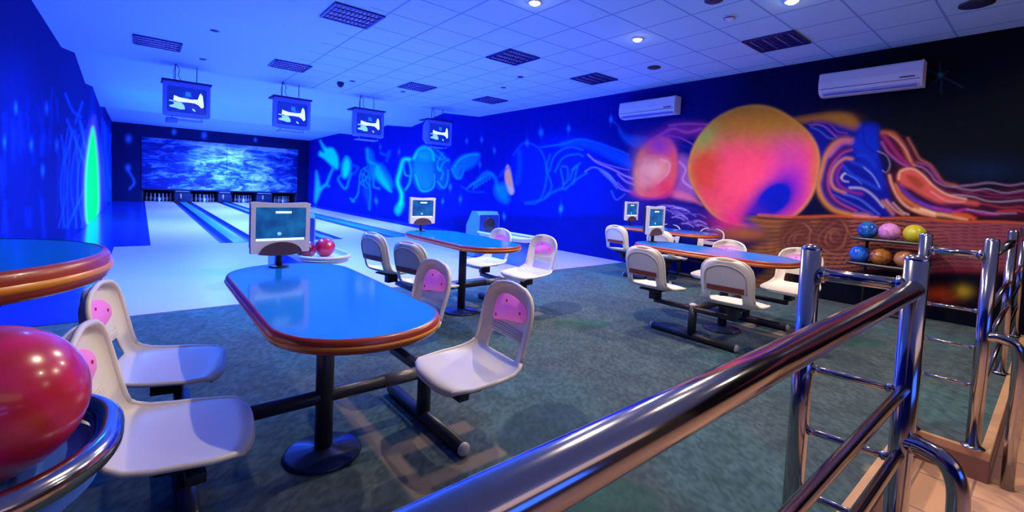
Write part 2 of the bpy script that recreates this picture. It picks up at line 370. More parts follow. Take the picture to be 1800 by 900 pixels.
def mural_right(P):
    x, y = photo_uv(P); N = len(P); c = np.tile([.001, .009, .30, 0.], (N, 1))
    x0_, y0_ = x, y
    x = x0_+1.6*np.sin(y0_/19+x0_/41); y = y0_+1.4*np.sin(x0_/23+y0_/29)
    mixc(c, (.0015, .003, .05), np.clip((x-1050)/280, 0, 1)); mixc(c, (.002, .004, .010), np.clip((x-1380)/200, 0, 1))  # wall colour darkened to the right, standing in for the blue light's falloff
    mixc(c, (.003, .012, .05), blob(x, y, 1730, 300, 90, 22)*.9)
    rs = np.random.RandomState(3)
    def A(l): return [(540+a/5, 220+b/5) for a, b in l]
    def B(l): return [(840+a/4.09, 200+b/4.09) for a, b in l]
    def C(l): return [(1420+a/4.5, 200+b/4.5) for a, b in l]
    def S(pts, w, col, s=.9, g=None):
        if w < 1.8 and g is None: s = s*.72
        mixc(c, col, stroke(x, y, pts, w)*s, g)
    def F(pts, col, s=.9, soft=3., g=None): mixc(c, col, pfill(x, y, pts, soft)*s, g)
    cyan, azure, deep = (.0, .92, .55), (.005, .50, .75), (.005, .15, .75)
    # --- luminous cyan creatures near the lanes (A)
    F(A([(120, 140), (170, 200), (230, 205), (265, 280), (262, 375), (215, 360), (150, 300), (105, 270), (120, 235), (150, 240)]), cyan, .9, 3, .42)
    S(A([(225, 360), (190, 440), (165, 510), (110, 560)]), 2.6, azure, .9, .22); F(A([(70, 400), (110, 520), (120, 570), (80, 680), (65, 600)]), (.02, .62, .45), .85, 3, .30); S(A([(110, 575), (150, 520), (190, 530)]), 2.2, azure, .8, .1)
    F(A([(340, 270), (375, 340), (360, 430), (330, 460), (305, 430), (300, 340)]), cyan, .9, 4, .40); S(A([(300, 430), (270, 470), (340, 560), (370, 480), (385, 420)]), 2.0, azure, .7, .06); S(A([(390, 350), (440, 370), (410, 430)]), 2.4, deep, .8, .04)
    F(A([(515, 205), (560, 240), (590, 330), (660, 360), (735, 470), (745, 540), (690, 540), (610, 480), (560, 470), (530, 320)]), azure, .62, 5, .08); F(A([(615, 350), (690, 470), (740, 580), (680, 540), (600, 440)]), cyan, .6, 3, .22)
    S(A([(520, 210), (530, 310), (590, 345)]), 2.2, cyan, .6, .1); S(A([(640, 250), (690, 270), (720, 240), (700, 320)]), 2.4, deep, .9, .04); S(A([(600, 440), (590, 540), (640, 560)]), 2., azure, .6, .05)
    for l in ([(520, 370), (470, 410), (465, 520), (450, 620), (400, 680)], [(500, 380), (545, 430), (520, 480), (550, 540)], [(475, 430), (530, 470), (480, 510), (530, 560)], [(550, 460), (560, 600), (545, 700), (540, 740)], [(385, 650), (420, 680)], [(510, 400), (490, 460), (510, 530)]): S(A(l), 1.5, azure, .62, .04)
    F(A([(500, 560), (560, 560), (545, 740), (520, 660)]), deep, .55, 4)
    S(A([(905, 300), (850, 310), (825, 400), (800, 500), (825, 600), (810, 690)]), 3.2, cyan, .75, .25); F(A([(815, 660), (840, 690), (805, 785), (770, 770), (765, 720)]), cyan, .6, 3, .1); S(A([(900, 310), (920, 400), (900, 500), (860, 560)]), 1.7, azure, .6, .04); S(A([(850, 350), (870, 430), (900, 440)]), 1.5, azure, .55, .04)
    F(A([(1040, 185), (1105, 220), (1125, 330), (1110, 480), (1080, 560), (1010, 580), (960, 520), (935, 400), (945, 290), (985, 215)]), (.005, .22, .85), .75, 5, .04); S(A([(945, 290), (985, 215), (1045, 190), (1105, 225), (1122, 300)]), 2.6, cyan, .7, .22); F(A([(1040, 195), (1100, 240), (1080, 300), (1000, 290), (985, 240)]), azure, .6, 5, .08)
    S(A([(955, 430), (985, 560), (1050, 580), (1105, 540), (1115, 430)]), 1.5, azure, .6, .04)
    F(A([(1140, 230), (1210, 250), (1250, 330), (1230, 500), (1170, 565), (1135, 520), (1130, 380)]), deep, .6, 5, .03)
    for l in ([(1120, 190), (1180, 240), (1250, 320)], [(1200, 240), (1150, 330), (1160, 400), (1200, 330), (1250, 300)], [(1140, 500), (1190, 560), (1225, 500), (1235, 400)], [(1150, 370), (1190, 420), (1170, 480)], [(1130, 250), (1190, 300), (1210, 280)]): S(A(l), 1.6, azure, .65, .05)
    F(A([(1510, 260), (1480, 340), (1400, 395), (1350, 400), (1330, 470), (1290, 460), (1270, 380), (1340, 290), (1420, 260)]), azure, .55, 4, .06); S(A([(1500, 265), (1420, 270), (1340, 310), (1290, 370)]), 1.6, cyan, .6, .1); S(A([(1470, 290), (1390, 350), (1300, 340)]), 1.4, (.01, .2, .6), .7); S(A([(1270, 390), (1300, 465), (1340, 470), (1370, 400)]), 1.7, azure, .7, .06)
    for k in range(7): S(A([(1400+k*30, 560-k*22), (1440+k*26, 520-k*16), (1480+k*24, 500-k*12), (1460+k*28, 560-k*18)]), 1.5, azure, .5, .03)
    S(A([(1350, 540), (1430, 580), (1560, 580)]), 1.5, deep, .7)
    # --- blue disc with the orange crescent, veils (B)
    F(B([(330, 205), (440, 250), (500, 400), (480, 540), (420, 630), (310, 640), (260, 560), (240, 400), (250, 270)]), (.002, .015, .42), .9, 5)
    S(B([(250, 290), (330, 205), (440, 255), (500, 400), (480, 540), (420, 640), (340, 650)]), 1.6, (.005, .16, .8), .75); S(B([(290, 260), (300, 380), (290, 500)]), 4.5, (.004, .12, .75), .6); S(B([(340, 645), (450, 620), (520, 570), (600, 530)]), 2.4, deep, .5)
    F(B([(210, 360), (240, 420), (265, 560), (235, 580), (205, 500), (192, 420)]), (1., .36, .12), .97, 2, .30); F(B([(235, 530), (262, 550), (245, 580)]), (.8, .6, .8), .8, 3, .1)
    F(B([(130, 520), (200, 500), (225, 560), (210, 640), (150, 600)]), azure, .6, 6, .05); S(B([(0, 470), (60, 420), (120, 450), (150, 540)]), 3, azure, .5, .02); S(B([(230, 380), (190, 400), (160, 440)]), 2.5, deep, .6)
    F(B([(600, 215), (720, 190), (850, 200), (960, 240), (1080, 310), (1090, 400), (960, 330), (850, 260), (720, 230), (600, 240)]), (.004, .10, .70), .7, 5); S(B([(450, 240), (600, 225), (720, 190), (860, 205), (1000, 255), (1080, 300)]), 1.6, (.01, .25, .85), .6)
    for l in ([(520, 420), (560, 300), (660, 245), (760, 260)], [(560, 420), (620, 320), (720, 290), (760, 300)], [(600, 400), (615, 500), (600, 540)], [(610, 380), (650, 390), (640, 480), (610, 500)], [(680, 400), (720, 370), (700, 440), (680, 500)], [(780, 420), (700, 470), (620, 540)], [(520, 300), (500, 400), (530, 520), (480, 600)], [(740, 350), (690, 400), (660, 470)]): S(B(l), 1.7, (.01, .22, .8), .55)
    S(B([(770, 410), (830, 380), (900, 410), (970, 480), (1020, 540), (1090, 560)]), 1.3, (.30, .30, .9), .75); F(B([(870, 400), (940, 440), (1000, 540), (960, 500), (900, 440)]), (.25, .28, .9), .6, 2); S(B([(800, 290), (860, 345), (960, 400), (1050, 450), (1120, 470)]), 1.5, (.75, .35, .8), .85); S(B([(850, 330), (940, 370), (1030, 400), (1080, 410)]), 1.2, (.45, .2, .7), .7); S(B([(1000, 440), (1060, 490), (1130, 510)]), 1.5, (.6, .3, .8), .8); S(B([(960, 560), (1000, 620), (1060, 580)]), 1.6, (.08, .15, .7), .7); S(B([(1000, 500), (1060, 545), (1130, 560)]), 1.5, (.35, .1, .6), .8)
    F(B([(1020, 110), (1080, 150), (1180, 170), (1260, 200), (1180, 250), (1110, 235), (1060, 190)]), (.01, .12, .60), .75, 5); S(B([(950, 40), (1010, 80), (1050, 160), (1120, 230)]), 1.6, (.01, .2, .7), .5)
    # --- magenta haze and the small planet (B)
    F(B([(1200, 210), (1290, 140), (1400, 70), (1540, 60), (1640, 70), (1600, 140), (1480, 160), (1380, 190), (1300, 230)]), (.24, .02, .26), .85, 8); S(B([(1290, 170), (1400, 110), (1500, 130), (1600, 100)]), 2.4, (.55, .10, .42), .7); S(B([(1380, 90), (1500, 70), (1640, 70)]), 2.0, (.55, .12, .40), .6)
    for l in ([(1330, 170), (1420, 160), (1520, 200), (1560, 220)], [(1380, 190), (1450, 220), (1530, 240)], [(1420, 240), (1480, 270), (1530, 290)]): S(B(l), 1.6, (.004, .01, .35), .8)
    S(B([(1360, 160), (1450, 170), (1540, 215)]), 1.3, (.45, .1, .55), .7)
    F(B([(1440, 300), (1520, 320), (1540, 430), (1560, 620), (1400, 600), (1440, 480)]), (.40, .12, .42), .8, 6); S(B([(1450, 340), (1500, 400), (1480, 480), (1540, 540)]), 2., (.75, .35, .6), .6); F(B([(1380, 560), (1480, 570), (1600, 650), (1560, 640), (1430, 610)]), (.85, .18, .25), .8, 4)
    F(B([(1280, 175), (1380, 190), (1430, 290), (1440, 430), (1400, 540), (1300, 600), (1160, 590), (1120, 470), (1125, 370), (1170, 260)]), (.82, .10, .12), 1., 4, .10); mixc(c, (.35, .05, .38), blob(x, y, 1158, 256, 22, 18)*.95); mixc(c, (.80, .30, .14), blob(x, y, 1125, 302, 13, 36)*.9)
    F(B([(1170, 340), (1260, 310), (1370, 330), (1375, 410), (1300, 490), (1200, 520), (1150, 450)]), (.85, .28, .22), .9, 6, .12); mixc(c, (.98, .5, .36), blob(x, y, 1148, 298, 17, 12)*.7); S(B([(1310, 325), (1375, 350), (1370, 420), (1300, 490)]), 1.6, (.95, .5, .62), .6); mixc(c, (.85, .03, .10), blob(x, y, 1172, 330, 16, 16)*.8); S(B([(1100, 560), (1200, 600), (1320, 600), (1400, 580)]), 2.6, (.65, .03, .20), .8)
    # --- purple ground with pale strokes
    F([(1100, 350), (1160, 352), (1220, 360), (1290, 400), (1200, 412), (1120, 410)], (.02, .01, .20), .8, 5)
    for k in range(34):
        a = rs.uniform(1150, 1255); q = 352+(a-1150)*.22+rs.uniform(0, 36); S([(a, q), (a+10, q-1), (a+22, q+4)], 1.1, ((.30, .15, .70), (.55, .4, .85), (.04, .02, .4))[k % 3], .8)
    # --- big planet
    F(C([(-120, 40), (0, 15), (150, 5), (300, 5), (370, 30), (405, 90), (350, 135), (250, 110), (150, 60), (0, 70)]), (.36, .14, .02), .95, 5); mixc(c, (.45, .20, .03), blob(x, y, 1475, 208, 26, 9)*.7)
    F(C([(0, 90), (150, 80), (400, 130), (400, 190), (180, 200), (120, 400), (60, 280)]), (.004, .008, .30), .9, 6)
    for l, col in (([(20, 90), (120, 100), (220, 190)], (.30, .12, .40)), ([(60, 70), (160, 80), (230, 140), (300, 150)], (.25, .05, .25)), ([(30, 110), (90, 140), (150, 190), (200, 200)], (.10, .10, .50)), ([(150, 120), (220, 170), (320, 170)], (.20, .02, .30))): S(C(l), 1.7, col, .85)
    s = ell(x, y, 1326, 293, 115, 107, 0, .035); b = np.tile([.90, .07, .15, 0.09], (N, 1))
    mixc(b, (.48, .20, .02), np.clip((272-y)/50, 0, 1)); mixc(b, (.62, .22, .03), blob(x, y, 1300, 215, 60, 20)*.6); mixc(b, (.30, .48, .08), blob(x, y, 1233, 246, 26, 36)); mixc(b, (.50, .26, .02), blob(x, y, 1216, 325, 12, 60)*.85)
    mixc(b, (.66, .06, .02), np.clip(blob(x, y, 1243, 300, 27, 42)*1.3, 0, 1)*.95); mixc(b, (.98, .08, .18), blob(x, y, 1320, 318, 60, 40)*.8); mixc(b, (.42, .02, .50), blob(x, y, 1390, 320, 34, 50)*.95); mixc(b, (.60, .07, .30), blob(x, y, 1385, 268, 26, 26)*.7)
    mixc(b, (.62, .16, .05), blob(x, y, 1436, 300, 12, 70)*.85); mixc(b, (.003, .01, .50), np.clip(blob(x, y, 1362, 350, 38, 25, -38)*1.9, 0, 1)); mixc(b, (.003, .01, .45), np.clip(blob(x, y, 1335, 378, 26, 20, -30)*1.6, 0, 1)); mixc(b, (.70, .20, .03), blob(x, y, 1250, 385, 24, 22)*.85)
    c[:] = c*(1-s[:, None])+b*s[:, None]
    mixc(c, (.62, .30, .05), ring(x, y, 1326, 293, 113.5, 106, 2.6)*.55)
    mixc(c, (.80, .03, .22), blob(x, y, 1290, 388, 34, 22)*.9); mixc(c, (.003, .01, .40), np.clip(blob(x, y, 1326, 388, 18, 14)*1.4, 0, 1)); mixc(c, (.50, .16, .02), blob(x, y, 1310, 412, 50, 12)*.7)
    # --- swirls right of the planet (C)
    F(C([(350, 200), (230, 210), (130, 330), (85, 520), (100, 640), (180, 740), (330, 800), (600, 810), (700, 800), (640, 600), (600, 480), (560, 250)]), (.004, .008, .30), 1., 4)
    for l, w, col in (([(345, 205), (240, 215), (150, 310), (105, 480), (90, 570), (120, 680), (200, 765), (330, 800), (480, 805)], 4.6, (.62, .22, .05)), ([(345, 215), (260, 225), (170, 320)], 4.5, (.50, .12, .28)),
                      ([(340, 260), (260, 290), (180, 390), (150, 520), (165, 640), (230, 720), (350, 775)], 2.8, (.10, .01, .05)), ([(350, 280), (270, 310), (190, 410), (165, 540), (190, 650), (260, 720), (380, 770)], 2.2, (.36, .05, .24)),
                      ([(355, 355), (290, 350), (215, 420), (190, 520), (215, 590), (290, 630)], 3.2, (.55, .18, .12)), ([(280, 400), (240, 470), (250, 560), (330, 620), (420, 640)], 3.0, (.22, .02, .28)), ([(300, 420), (350, 480), (440, 540), (540, 590)], 3.2, (.01, .05, .62)), ([(360, 380), (460, 430), (530, 520), (565, 590)], 3.4, (.01, .04, .60)),
                      ([(450, 430), (510, 490), (560, 580)], 1.3, (.25, .35, .85)), ([(300, 470), (380, 520), (420, 560)], 1.3, (.10, .18, .75)), ([(270, 505), (285, 480), (300, 470)], 1.7, (.75, .70, .85)), ([(270, 500), (285, 530), (320, 540)], 1.7, (.6, .4, .8)),
                      ([(330, 590), (430, 600), (520, 655), (600, 730)], 2.2, (.36, .34, .75)), ([(280, 640), (400, 680), (500, 740), (570, 790)], 2.0, (.06, .12, .65)), ([(200, 640), (300, 700), (420, 750), (520, 790)], 1.8, (.10, .06, .50)), ([(590, 690), (640, 740), (680, 790)], 3.2, (.42, .18, .06)), ([(620, 680), (700, 760), (760, 800)], 2.6, (.62, .22, .18)), ([(680, 700), (760, 780), (800, 800)], 2.2, (.55, .30, .32))):
        S(C(l), w, col, .93)
    F(C([(410, 85), (540, 90), (570, 250), (560, 420), (600, 560), (500, 430), (400, 330), (350, 230), (380, 160)]), (.004, .025, .55), .92, 7); S(C([(400, 330), (470, 340), (540, 420)]), 2.5, (.01, .04, .6), .8); S(C([(430, 130), (450, 230), (520, 300)]), 2.5, (.004, .01, .28), .6)
    F(C([(560, 300), (640, 360), (640, 460), (600, 450), (590, 390)]), (.005, .005, .06), .9, 3); S(C([(560, 300), (630, 340), (650, 410), (620, 465), (590, 455)]), 1.3, (.35, .28, .55), .75)
    # hair
    F(C([(580, 130), (680, 150), (800, 230), (870, 330), (1000, 440), (1100, 540), (1400, 600), (1700, 600), (1740, 820), (1300, 830), (900, 800), (700, 700), (610, 490), (700, 430), (590, 250)]), (.05, .006, .035), .96, 6)
    for l, w, col in (([(590, 150), (680, 170), (760, 260), (800, 350), (830, 400)], 4.2, (.48, .12, .05)), ([(600, 180), (660, 250), (720, 330), (790, 400)], 4.2, (.30, .02, .14)), ([(650, 170), (720, 220), (780, 290), (810, 370)], 1.5, (.65, .28, .22)), ([(590, 230), (640, 310), (720, 380), (800, 420)], 2.6, (.30, .06, .30)),
                      ([(800, 200), (840, 270), (880, 350), (960, 400), (1020, 480), (1080, 550), (1180, 570)], 2.6, (.30, .09, .06)), ([(830, 400), (900, 420), (960, 470), (1020, 540), (1120, 580), (1300, 560), (1440, 540), (1600, 570), (1750, 545)], 1.7, (.32, .18, .38)), ([(860, 380), (950, 410), (1010, 490), (1060, 540)], 2.6, (.26, .04, .22)),
                      ([(900, 450), (960, 520), (1060, 600), (1200, 640), (1350, 600), (1500, 640), (1740, 620)], 2.2, (.14, .02, .10)), ([(1150, 580), (1300, 600), (1420, 590), (1560, 630), (1740, 600)], 1.3, (.30, .25, .40)), ([(1150, 640), (1300, 650), (1420, 690), (1560, 700), (1740, 680)], 1.5, (.42, .32, .45)), ([(1200, 600), (1400, 650), (1600, 670), (1740, 650)], 1.6, (.20, .03, .10)), ([(1300, 690), (1420, 720), (1560, 750), (1740, 730)], 2., (.28, .03, .06)),
                      ([(640, 490), (660, 560), (720, 660), (800, 740), (900, 790), (1000, 810)], 2.8, (.70, .32, .22)), ([(690, 560), (740, 640), (840, 720), (960, 780)], 4.4, (.62, .14, .06)), ([(850, 760), (950, 790), (1100, 800), (1250, 830)], 3.6, (.85, .40, .20)), ([(900, 760), (1000, 790)], 2.4, (.95, .62, .42)),
                      ([(730, 570), (800, 640), (900, 710), (1000, 750), (1120, 760)], 3.0, (.14, .05, .60)), ([(700, 540), (780, 620), (880, 690)], 1.7, (.05, .01, .20)), ([(870, 620), (960, 690), (1080, 730), (1200, 720)], 1.4, (.12, .01, .16)), ([(1000, 750), (1150, 770), (1250, 750), (1380, 790), (1500, 800)], 2.6, (.40, .03, .30)), ([(1150, 790), (1250, 800), (1310, 830)], 4, (.75, .10, .03)), ([(1250, 750), (1360, 770), (1480, 795), (1650, 790)], 1.4, (.35, .30, .50)), ([(1500, 780), (1650, 770), (1750, 780)], 2.2, (.50, .03, .05))):
        S(C(l), w, col, .95)
    F(C([(700, 490), (760, 430), (850, 440), (930, 510), (1050, 620), (1200, 670), (1330, 690), (1330, 720), (1180, 700), (1050, 710), (930, 660), (820, 590), (730, 550)]), (.66, .10, .09), .97, 4); F(C([(770, 480), (850, 490), (920, 560), (880, 590), (800, 530)]), (.30, .05, .02), .8, 4); S(C([(710, 510), (730, 450), (820, 430), (900, 480), (990, 570), (1100, 640), (1250, 670)]), 2.0, (.82, .42, .25), .85); S(C([(980, 620), (1100, 690), (1240, 690)]), 2., (.75, .25, .35), .7)
    # --- lower band of painted rock strata
    t = np.clip((y-(379+(x-1330)*.022))/3, 0, 1)*np.clip((x-1320-22*np.sin(y*.11))/30, 0, 1)
    ph = x*.02+3*np.sin(x*.013+y*.03); wv = np.sin(y*.85+2.2*np.sin(ph)+1.5*np.sin(x*.05)); w2 = np.sin(y*2.1+3*np.sin(x*.021)); b = np.tile([.15, .035, .025, 0.], (N, 1))
    mixc(b, (.36, .10, .07), np.clip(wv*1.5, 0, 1)*.9); mixc(b, (.02, .008, .03), np.clip(-wv*1.6-.4, 0, 1)*.9); mixc(b, (.40, .14, .12), np.clip(w2*1.5-.6, 0, 1)*.6); mixc(b, (.24, .05, .12), np.clip((x-1560)/120, 0, 1)*.55); mixc(b, (.30, .13, .02), np.clip((1500-x)/120, 0, 1)*.45)
    for q, q2 in ((1400, 415), (1465, 412)):
        mixc(b, (.10, .02, .03), ell(x, y, q, q2, 34, 34, 0, .3)*.7)
        for r_ in (9, 16, 24, 32): mixc(b, (.36, .13, .09), ring(x+4*np.sin(y/9+r_), y+3*np.sin(x/11+r_), q+r_*.12, q2+r_*.2, r_, r_*.95, 1.9)*.6*np.clip(.6+.6*np.sin(x*.09+y*.06+r_), 0, 1))
    c[:] = c*(1-t[:, None])+b*t[:, None]
    S([(1335, 379), (1450, 381), (1600, 384), (1740, 391), (1830, 392)], 2.2, (.60, .10, .03)); mixc(c, (.8, .25, .40), stroke(x, y, [(1500, 379), (1545, 380)], 1.6)*.8); S([(1335, 384), (1500, 386)], 1.2, (.02, .01, .02))
    mixc(c, (.002, .003, .012), np.clip((y-468)/14, 0, 1)*np.clip((x-1300)/100, 0, 1)); mixc(c, (.50, .05, .01), blob(x, y, 1650, 518, 30, 12)); mixc(c, (.40, .28, .02), blob(x, y, 1692, 512, 16, 10)); mixc(c, (.3, .02, .05), blob(x, y, 1680, 475, 60, 6)*.6)
    mixc(c, (.002, .004, .09), np.clip((y-372)/12, 0, 1)*np.clip((1110-x)/40, 0, 1)*.5)
    # --- stars
    for sx, sy, r_ in ((950, 232, 3), (998, 227, 2.5), (1073, 209, 2.5), (868, 265, 2), (985, 366, 3), (848, 247, 2), (885, 382, 2.2), (925, 250, 2.5), (790, 330, 2.5), (810, 350, 2.4), (661, 353, 2.5), (842, 290, 2), (778, 355, 1.8), (701, 268, 1.8), (822, 248, 1.8), (667, 259, 1.6)):
        mixc(c, (.06, .40, .95), blob(x, y, sx, sy, r_, r_*1.9)*.8); mixc(c, (.02, .12, .6), blob(x, y, sx, sy, .9, r_*5)*.5)
    for a, b_ in ((( -28, -16), (38, 18)), ((-14, 12), (14, -10)), ((0, -26), (0, 30))): S([(1653+a[0], 135+a[1]), (1653, 135), (1653+b_[0], 135+b_[1])], 1.3, (.02, .09, .14), .6)
    mixc(c, (.05, .25, .4), blob(x, y, 1653, 133, 3.5, 3.5)*.7)
    c[:, :3] *= (1+.04*np.sin(x0_*.23+3*np.sin(y0_*.11))*np.sin(y0_*.19+2*np.sin(x0_*.07)))[:, None]
    return c
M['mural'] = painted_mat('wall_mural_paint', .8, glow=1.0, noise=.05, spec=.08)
ys = np.concatenate([np.arange(-4.5, .3, .15), np.arange(.3, 7.5, .0125), np.arange(7.5, 14, .03), np.arange(14, YB+.09, .08)])
vz = np.concatenate([np.arange(0, 3.3, .0125), [3.3]])/3.3
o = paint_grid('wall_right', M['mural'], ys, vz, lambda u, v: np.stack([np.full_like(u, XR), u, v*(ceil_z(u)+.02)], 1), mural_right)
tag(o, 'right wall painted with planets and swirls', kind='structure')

# left wall mural ---------------------------------------------------------------
def mural_left(P):
    x, y = photo_uv(P); c = np.tile([.001, .006, .16, 0.], (len(P), 1)); rs = np.random.RandomState(5)
    for k in range(70):
        a = rs.uniform(0, 205); b = rs.uniform(150, 400); L = rs.uniform(20, 70)
        mixc(c, (.004, .04, .5), stroke(x, y, [(a, b), (a+rs.uniform(-4, 4), b+L)], rs.uniform(2, 5))*rs.uniform(.1, .4))
    for k in range(16):
        a = 108+k*6; mixc(c, (.01, .12, .8), stroke(x, y, [(a, rs.uniform(200, 290)), (a+rs.uniform(-14, 14), rs.uniform(300, 330)), (a+rs.uniform(-8, 8), 400)], 1.6)*.65)
    for p in ([(115, 165), (128, 195), (142, 205)], [(118, 210), (150, 290)], [(145, 180), (133, 215)], [(140, 210), (150, 260)], [(150, 330), (118, 400)], [(112, 290), (128, 230)], [(183, 215), (192, 330)], [(196, 235), (190, 300), (200, 340)]):
        mixc(c, (.01, .16, .85), stroke(x, y, p, 2.0)*.7)
    mixc(c, (.01, .22, .9), stroke(x, y, [(186, 230), (184, 290), (190, 350)], 6)*.45)
    for a, b in ((82, 190), (55, 255), (8, 250), (75, 300), (28, 190), (100, 255)): mixc(c, (.03, .22, .9), blob(x, y, a, b, 3, 9)*.8)
    w = pfill(x, y, [(164, 203), (172, 232), (179, 300), (177, 383), (150, 400), (146, 320), (153, 240)], 5)
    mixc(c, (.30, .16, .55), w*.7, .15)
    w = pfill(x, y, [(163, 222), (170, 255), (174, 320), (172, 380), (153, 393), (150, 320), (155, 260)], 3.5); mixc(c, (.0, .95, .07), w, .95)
    return c
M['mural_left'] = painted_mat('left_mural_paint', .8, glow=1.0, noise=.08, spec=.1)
ys = np.concatenate([np.arange(-4.5, 1, .3), np.arange(1, 10, .03), np.arange(10, YB+.06, .05)])
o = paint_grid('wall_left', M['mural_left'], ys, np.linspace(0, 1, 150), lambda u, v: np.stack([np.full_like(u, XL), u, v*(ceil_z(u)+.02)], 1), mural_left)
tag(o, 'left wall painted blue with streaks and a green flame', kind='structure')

# back wall around the masking units ----------------------------------------------
MX0, MX1, MZ0, MZ1 = .02, 6.70, .62, 2.98
def back_col(P):
    x, y = photo_uv(P); c = np.tile([.001, .002, .07, 0.], (len(P), 1))
    for sx, sy, r in ((226, 244, 5), (225, 295, 4), (306, 232, 3.5), (359, 238, 4), (449, 246, 2.5), (545, 300, 2)): mixc(c, (.15, .4, .9), blob(x, y, sx, sy, r, r*1.3)*.8)
    mixc(c, (.12, .25, .7), stroke(x, y, [(226, 300), (236, 320), (228, 332)], 2)*.7)
    return c
M['back'] = painted_mat('back_wall_painted', .6, noise=.08)
for a, b, z0, z1, lab in ((XL, MX0, 0, 3.56, 'dark starry wall left of the mask'), (MX1, XR, 0, 3.56, 'dark wall right of the mask'), (MX0, MX1, MZ1, 3.56, 'dark starry wall above the mask')):
    o = paint_grid('wall_back', M['back'], np.linspace(a, b, max(20, int((b-a)/.04))), np.linspace(z0, z1, 50), lambda u, v: np.stack([u, np.full_like(u, YB), v], 1), back_col); tag(o, lab, kind='structure')
o = MB().box(XL, XR, 29.5, 29.6, 0, 3.6).build('wall_back', M['backpaint']); tag(o, 'dark blue curtain wall behind the pins', kind='structure')
# ================================================================== MASK, PINS
def mask_mat():
    m = mat('ocean_print', (.1, .3, .8), .45); nt = m.node_tree; b = nt.nodes['Principled BSDF']; tc = nt.nodes.new('ShaderNodeTexCoord')
    mp = nt.nodes.new('ShaderNodeMapping'); mp.inputs['Scale'].default_value = (.9, 1, 2.6); nt.links.new(tc.outputs['Object'], mp.inputs[0])
    nz = nt.nodes.new('ShaderNodeTexNoise'); nz.inputs['Scale'].default_value = 1.5; nz.inputs['Detail'].default_value = 9; nz.inputs['Roughness'].default_value = .72; nz.inputs['Distortion'].default_value = .6
    nt.links.new(mp.outputs[0], nz.inputs['Vector'])
    cr = nt.nodes.new('ShaderNodeValToRGB'); e = cr.color_ramp.elements
    e[0].position = .43; e[0].color = (.01, .015, .22, 1); e[1].position = .68; e[1].color = (.75, .80, .80, 1)
    q = e.new(.50); q.color = (.02, .07, .45, 1); q = e.new(.56); q.color = (.12, .32, .65, 1)
    # brighter surf in the middle, darker edges of the picture
    sp = nt.nodes.new('ShaderNodeSeparateXYZ'); nt.links.new(tc.outputs['Object'], sp.inputs[0])
    def mr(sock, a, b_, c, d):
        r = nt.nodes.new('ShaderNodeMapRange'); r.inputs[1].default_value = a; r.inputs[2].default_value = b_; r.inputs[3].default_value = c; r.inputs[4].default_value = d; nt.links.new(sock, r.inputs[0]); return r.outputs[0]
    ad = nt.nodes.new('ShaderNodeMath'); ad.operation = 'ADD'; nt.links.new(nz.outputs[0], ad.inputs[0])
    ax = mr(sp.outputs[0], 0, 2.2, -.08, .035); nt.links.new(ax, ad.inputs[1])
    a2 = nt.nodes.new('ShaderNodeMath'); a2.operation = 'ADD'; nt.links.new(ad.outputs[0], a2.inputs[0]); nt.links.new(mr(sp.outputs[0], 5.2, 6.7, 0, -.07), a2.inputs[1])
    a3 = nt.nodes.new('ShaderNodeMath'); a3.operation = 'ADD'; nt.links.new(a2.outputs[0], a3.inputs[0]); nt.links.new(mr(sp.outputs[2], 2.74, 2.78, 0, .12), a3.inputs[1])
    nt.links.new(a3.outputs[0], cr.inputs[0]); nt.links.new(cr.outputs[0], b.inputs['Base Color']); return m
M['ocean'] = mask_mat()
for i, (a, b) in enumerate(((MX0, 3.355), (3.365, MX1))):
    t = empty('masking_unit', ((a+b)/2, YB, MZ0))
    tag(t, ['ocean wave mask panel on the left, over the two left lanes', 'ocean wave mask panel on the right, over the two right lanes'][i], 'masking panel', 'ocean print mask panels over the pins')
    o = MB().box(a, b, YB-.03, YB+.03, MZ0, MZ1, .01).build('panel', M['ocean'], t); o.location = -t.location
    o = MB().box(a, b, YB-.04, YB+.04, MZ0-.05, MZ0, 0).build('lower_rail', M['mask_dark'], t); o.location = -t.location
def pin_mesh():
    prof = [(.001, 0), (.026, 0), (.029, .01), (.045, .06), (.0595, .114), (.056, .16), (.036, .22), (.024, .255), (.0235, .275), (.029, .32), (.032, .343), (.026, .368), (.012, .380), (.001, .381)]
    return MB().lathe(prof, n=14)
pin0 = pin_mesh().build('bowling_pin', M['pin']); first = True
lane_word = ['of the lane nearest the left wall', 'of the second lane from the left wall', 'of the third lane from the left wall', 'of the lane nearest the mural wall']
for li, (a, b) in enumerate(LANES):
    for row in range(4):
        for k in range(row+1):
            p = pin0 if first else pin0.copy()
            if not first: COL.objects.link(p)
            first = False
            p.location = ((a+b)/2+(k-row/2)*.3048, 27.25+row*.264, .006)
            tag(p, 'white bowling pin standing at the far end '+lane_word[li], 'bowling pin', 'pins at the end '+lane_word[li])
gaps = [((LANES[i][1], LANES[i+1][0])) for i in range(3)]+[(LANES[3][1]+.02, XR-.05), (XL+.05, LANES[0][0]-.02)]
for i, (a, b) in enumerate(gaps):
    if i == 4: a, b = -.35, LANES[0][0]-.02
    if i == 3: b = a+.4
    t = empty('pinsetter_divider', ((a+b)/2, 27.2, 0))
    tag(t, 'dark machine divider under the mask '+['between the first and second lanes', 'between the second and third lanes', 'between the third and fourth lanes', 'right of the last lane by the mural wall', 'left of the first lane'][i], 'divider')
    o = MB().box(a+.03, b-.03, 27.06, 28.2, 0.005, .56, .02).build('body', M['mask_dark'], t); o.location = -t.location
    o = MB().box(a+.08, b-.1, 27.03, 27.06, .50, .54).build('light_strip', M['white'], t); o.location = -t.location
    if i < 3:
        o = MB().lathe([(.001, 0), (.03, 0), (.04, .1), (.03, .25), (.001, .26)], ((a+b)/2-.08, 27.03, .15), 12).build('rubber_guard', M['wood'], t); o.location = -t.location

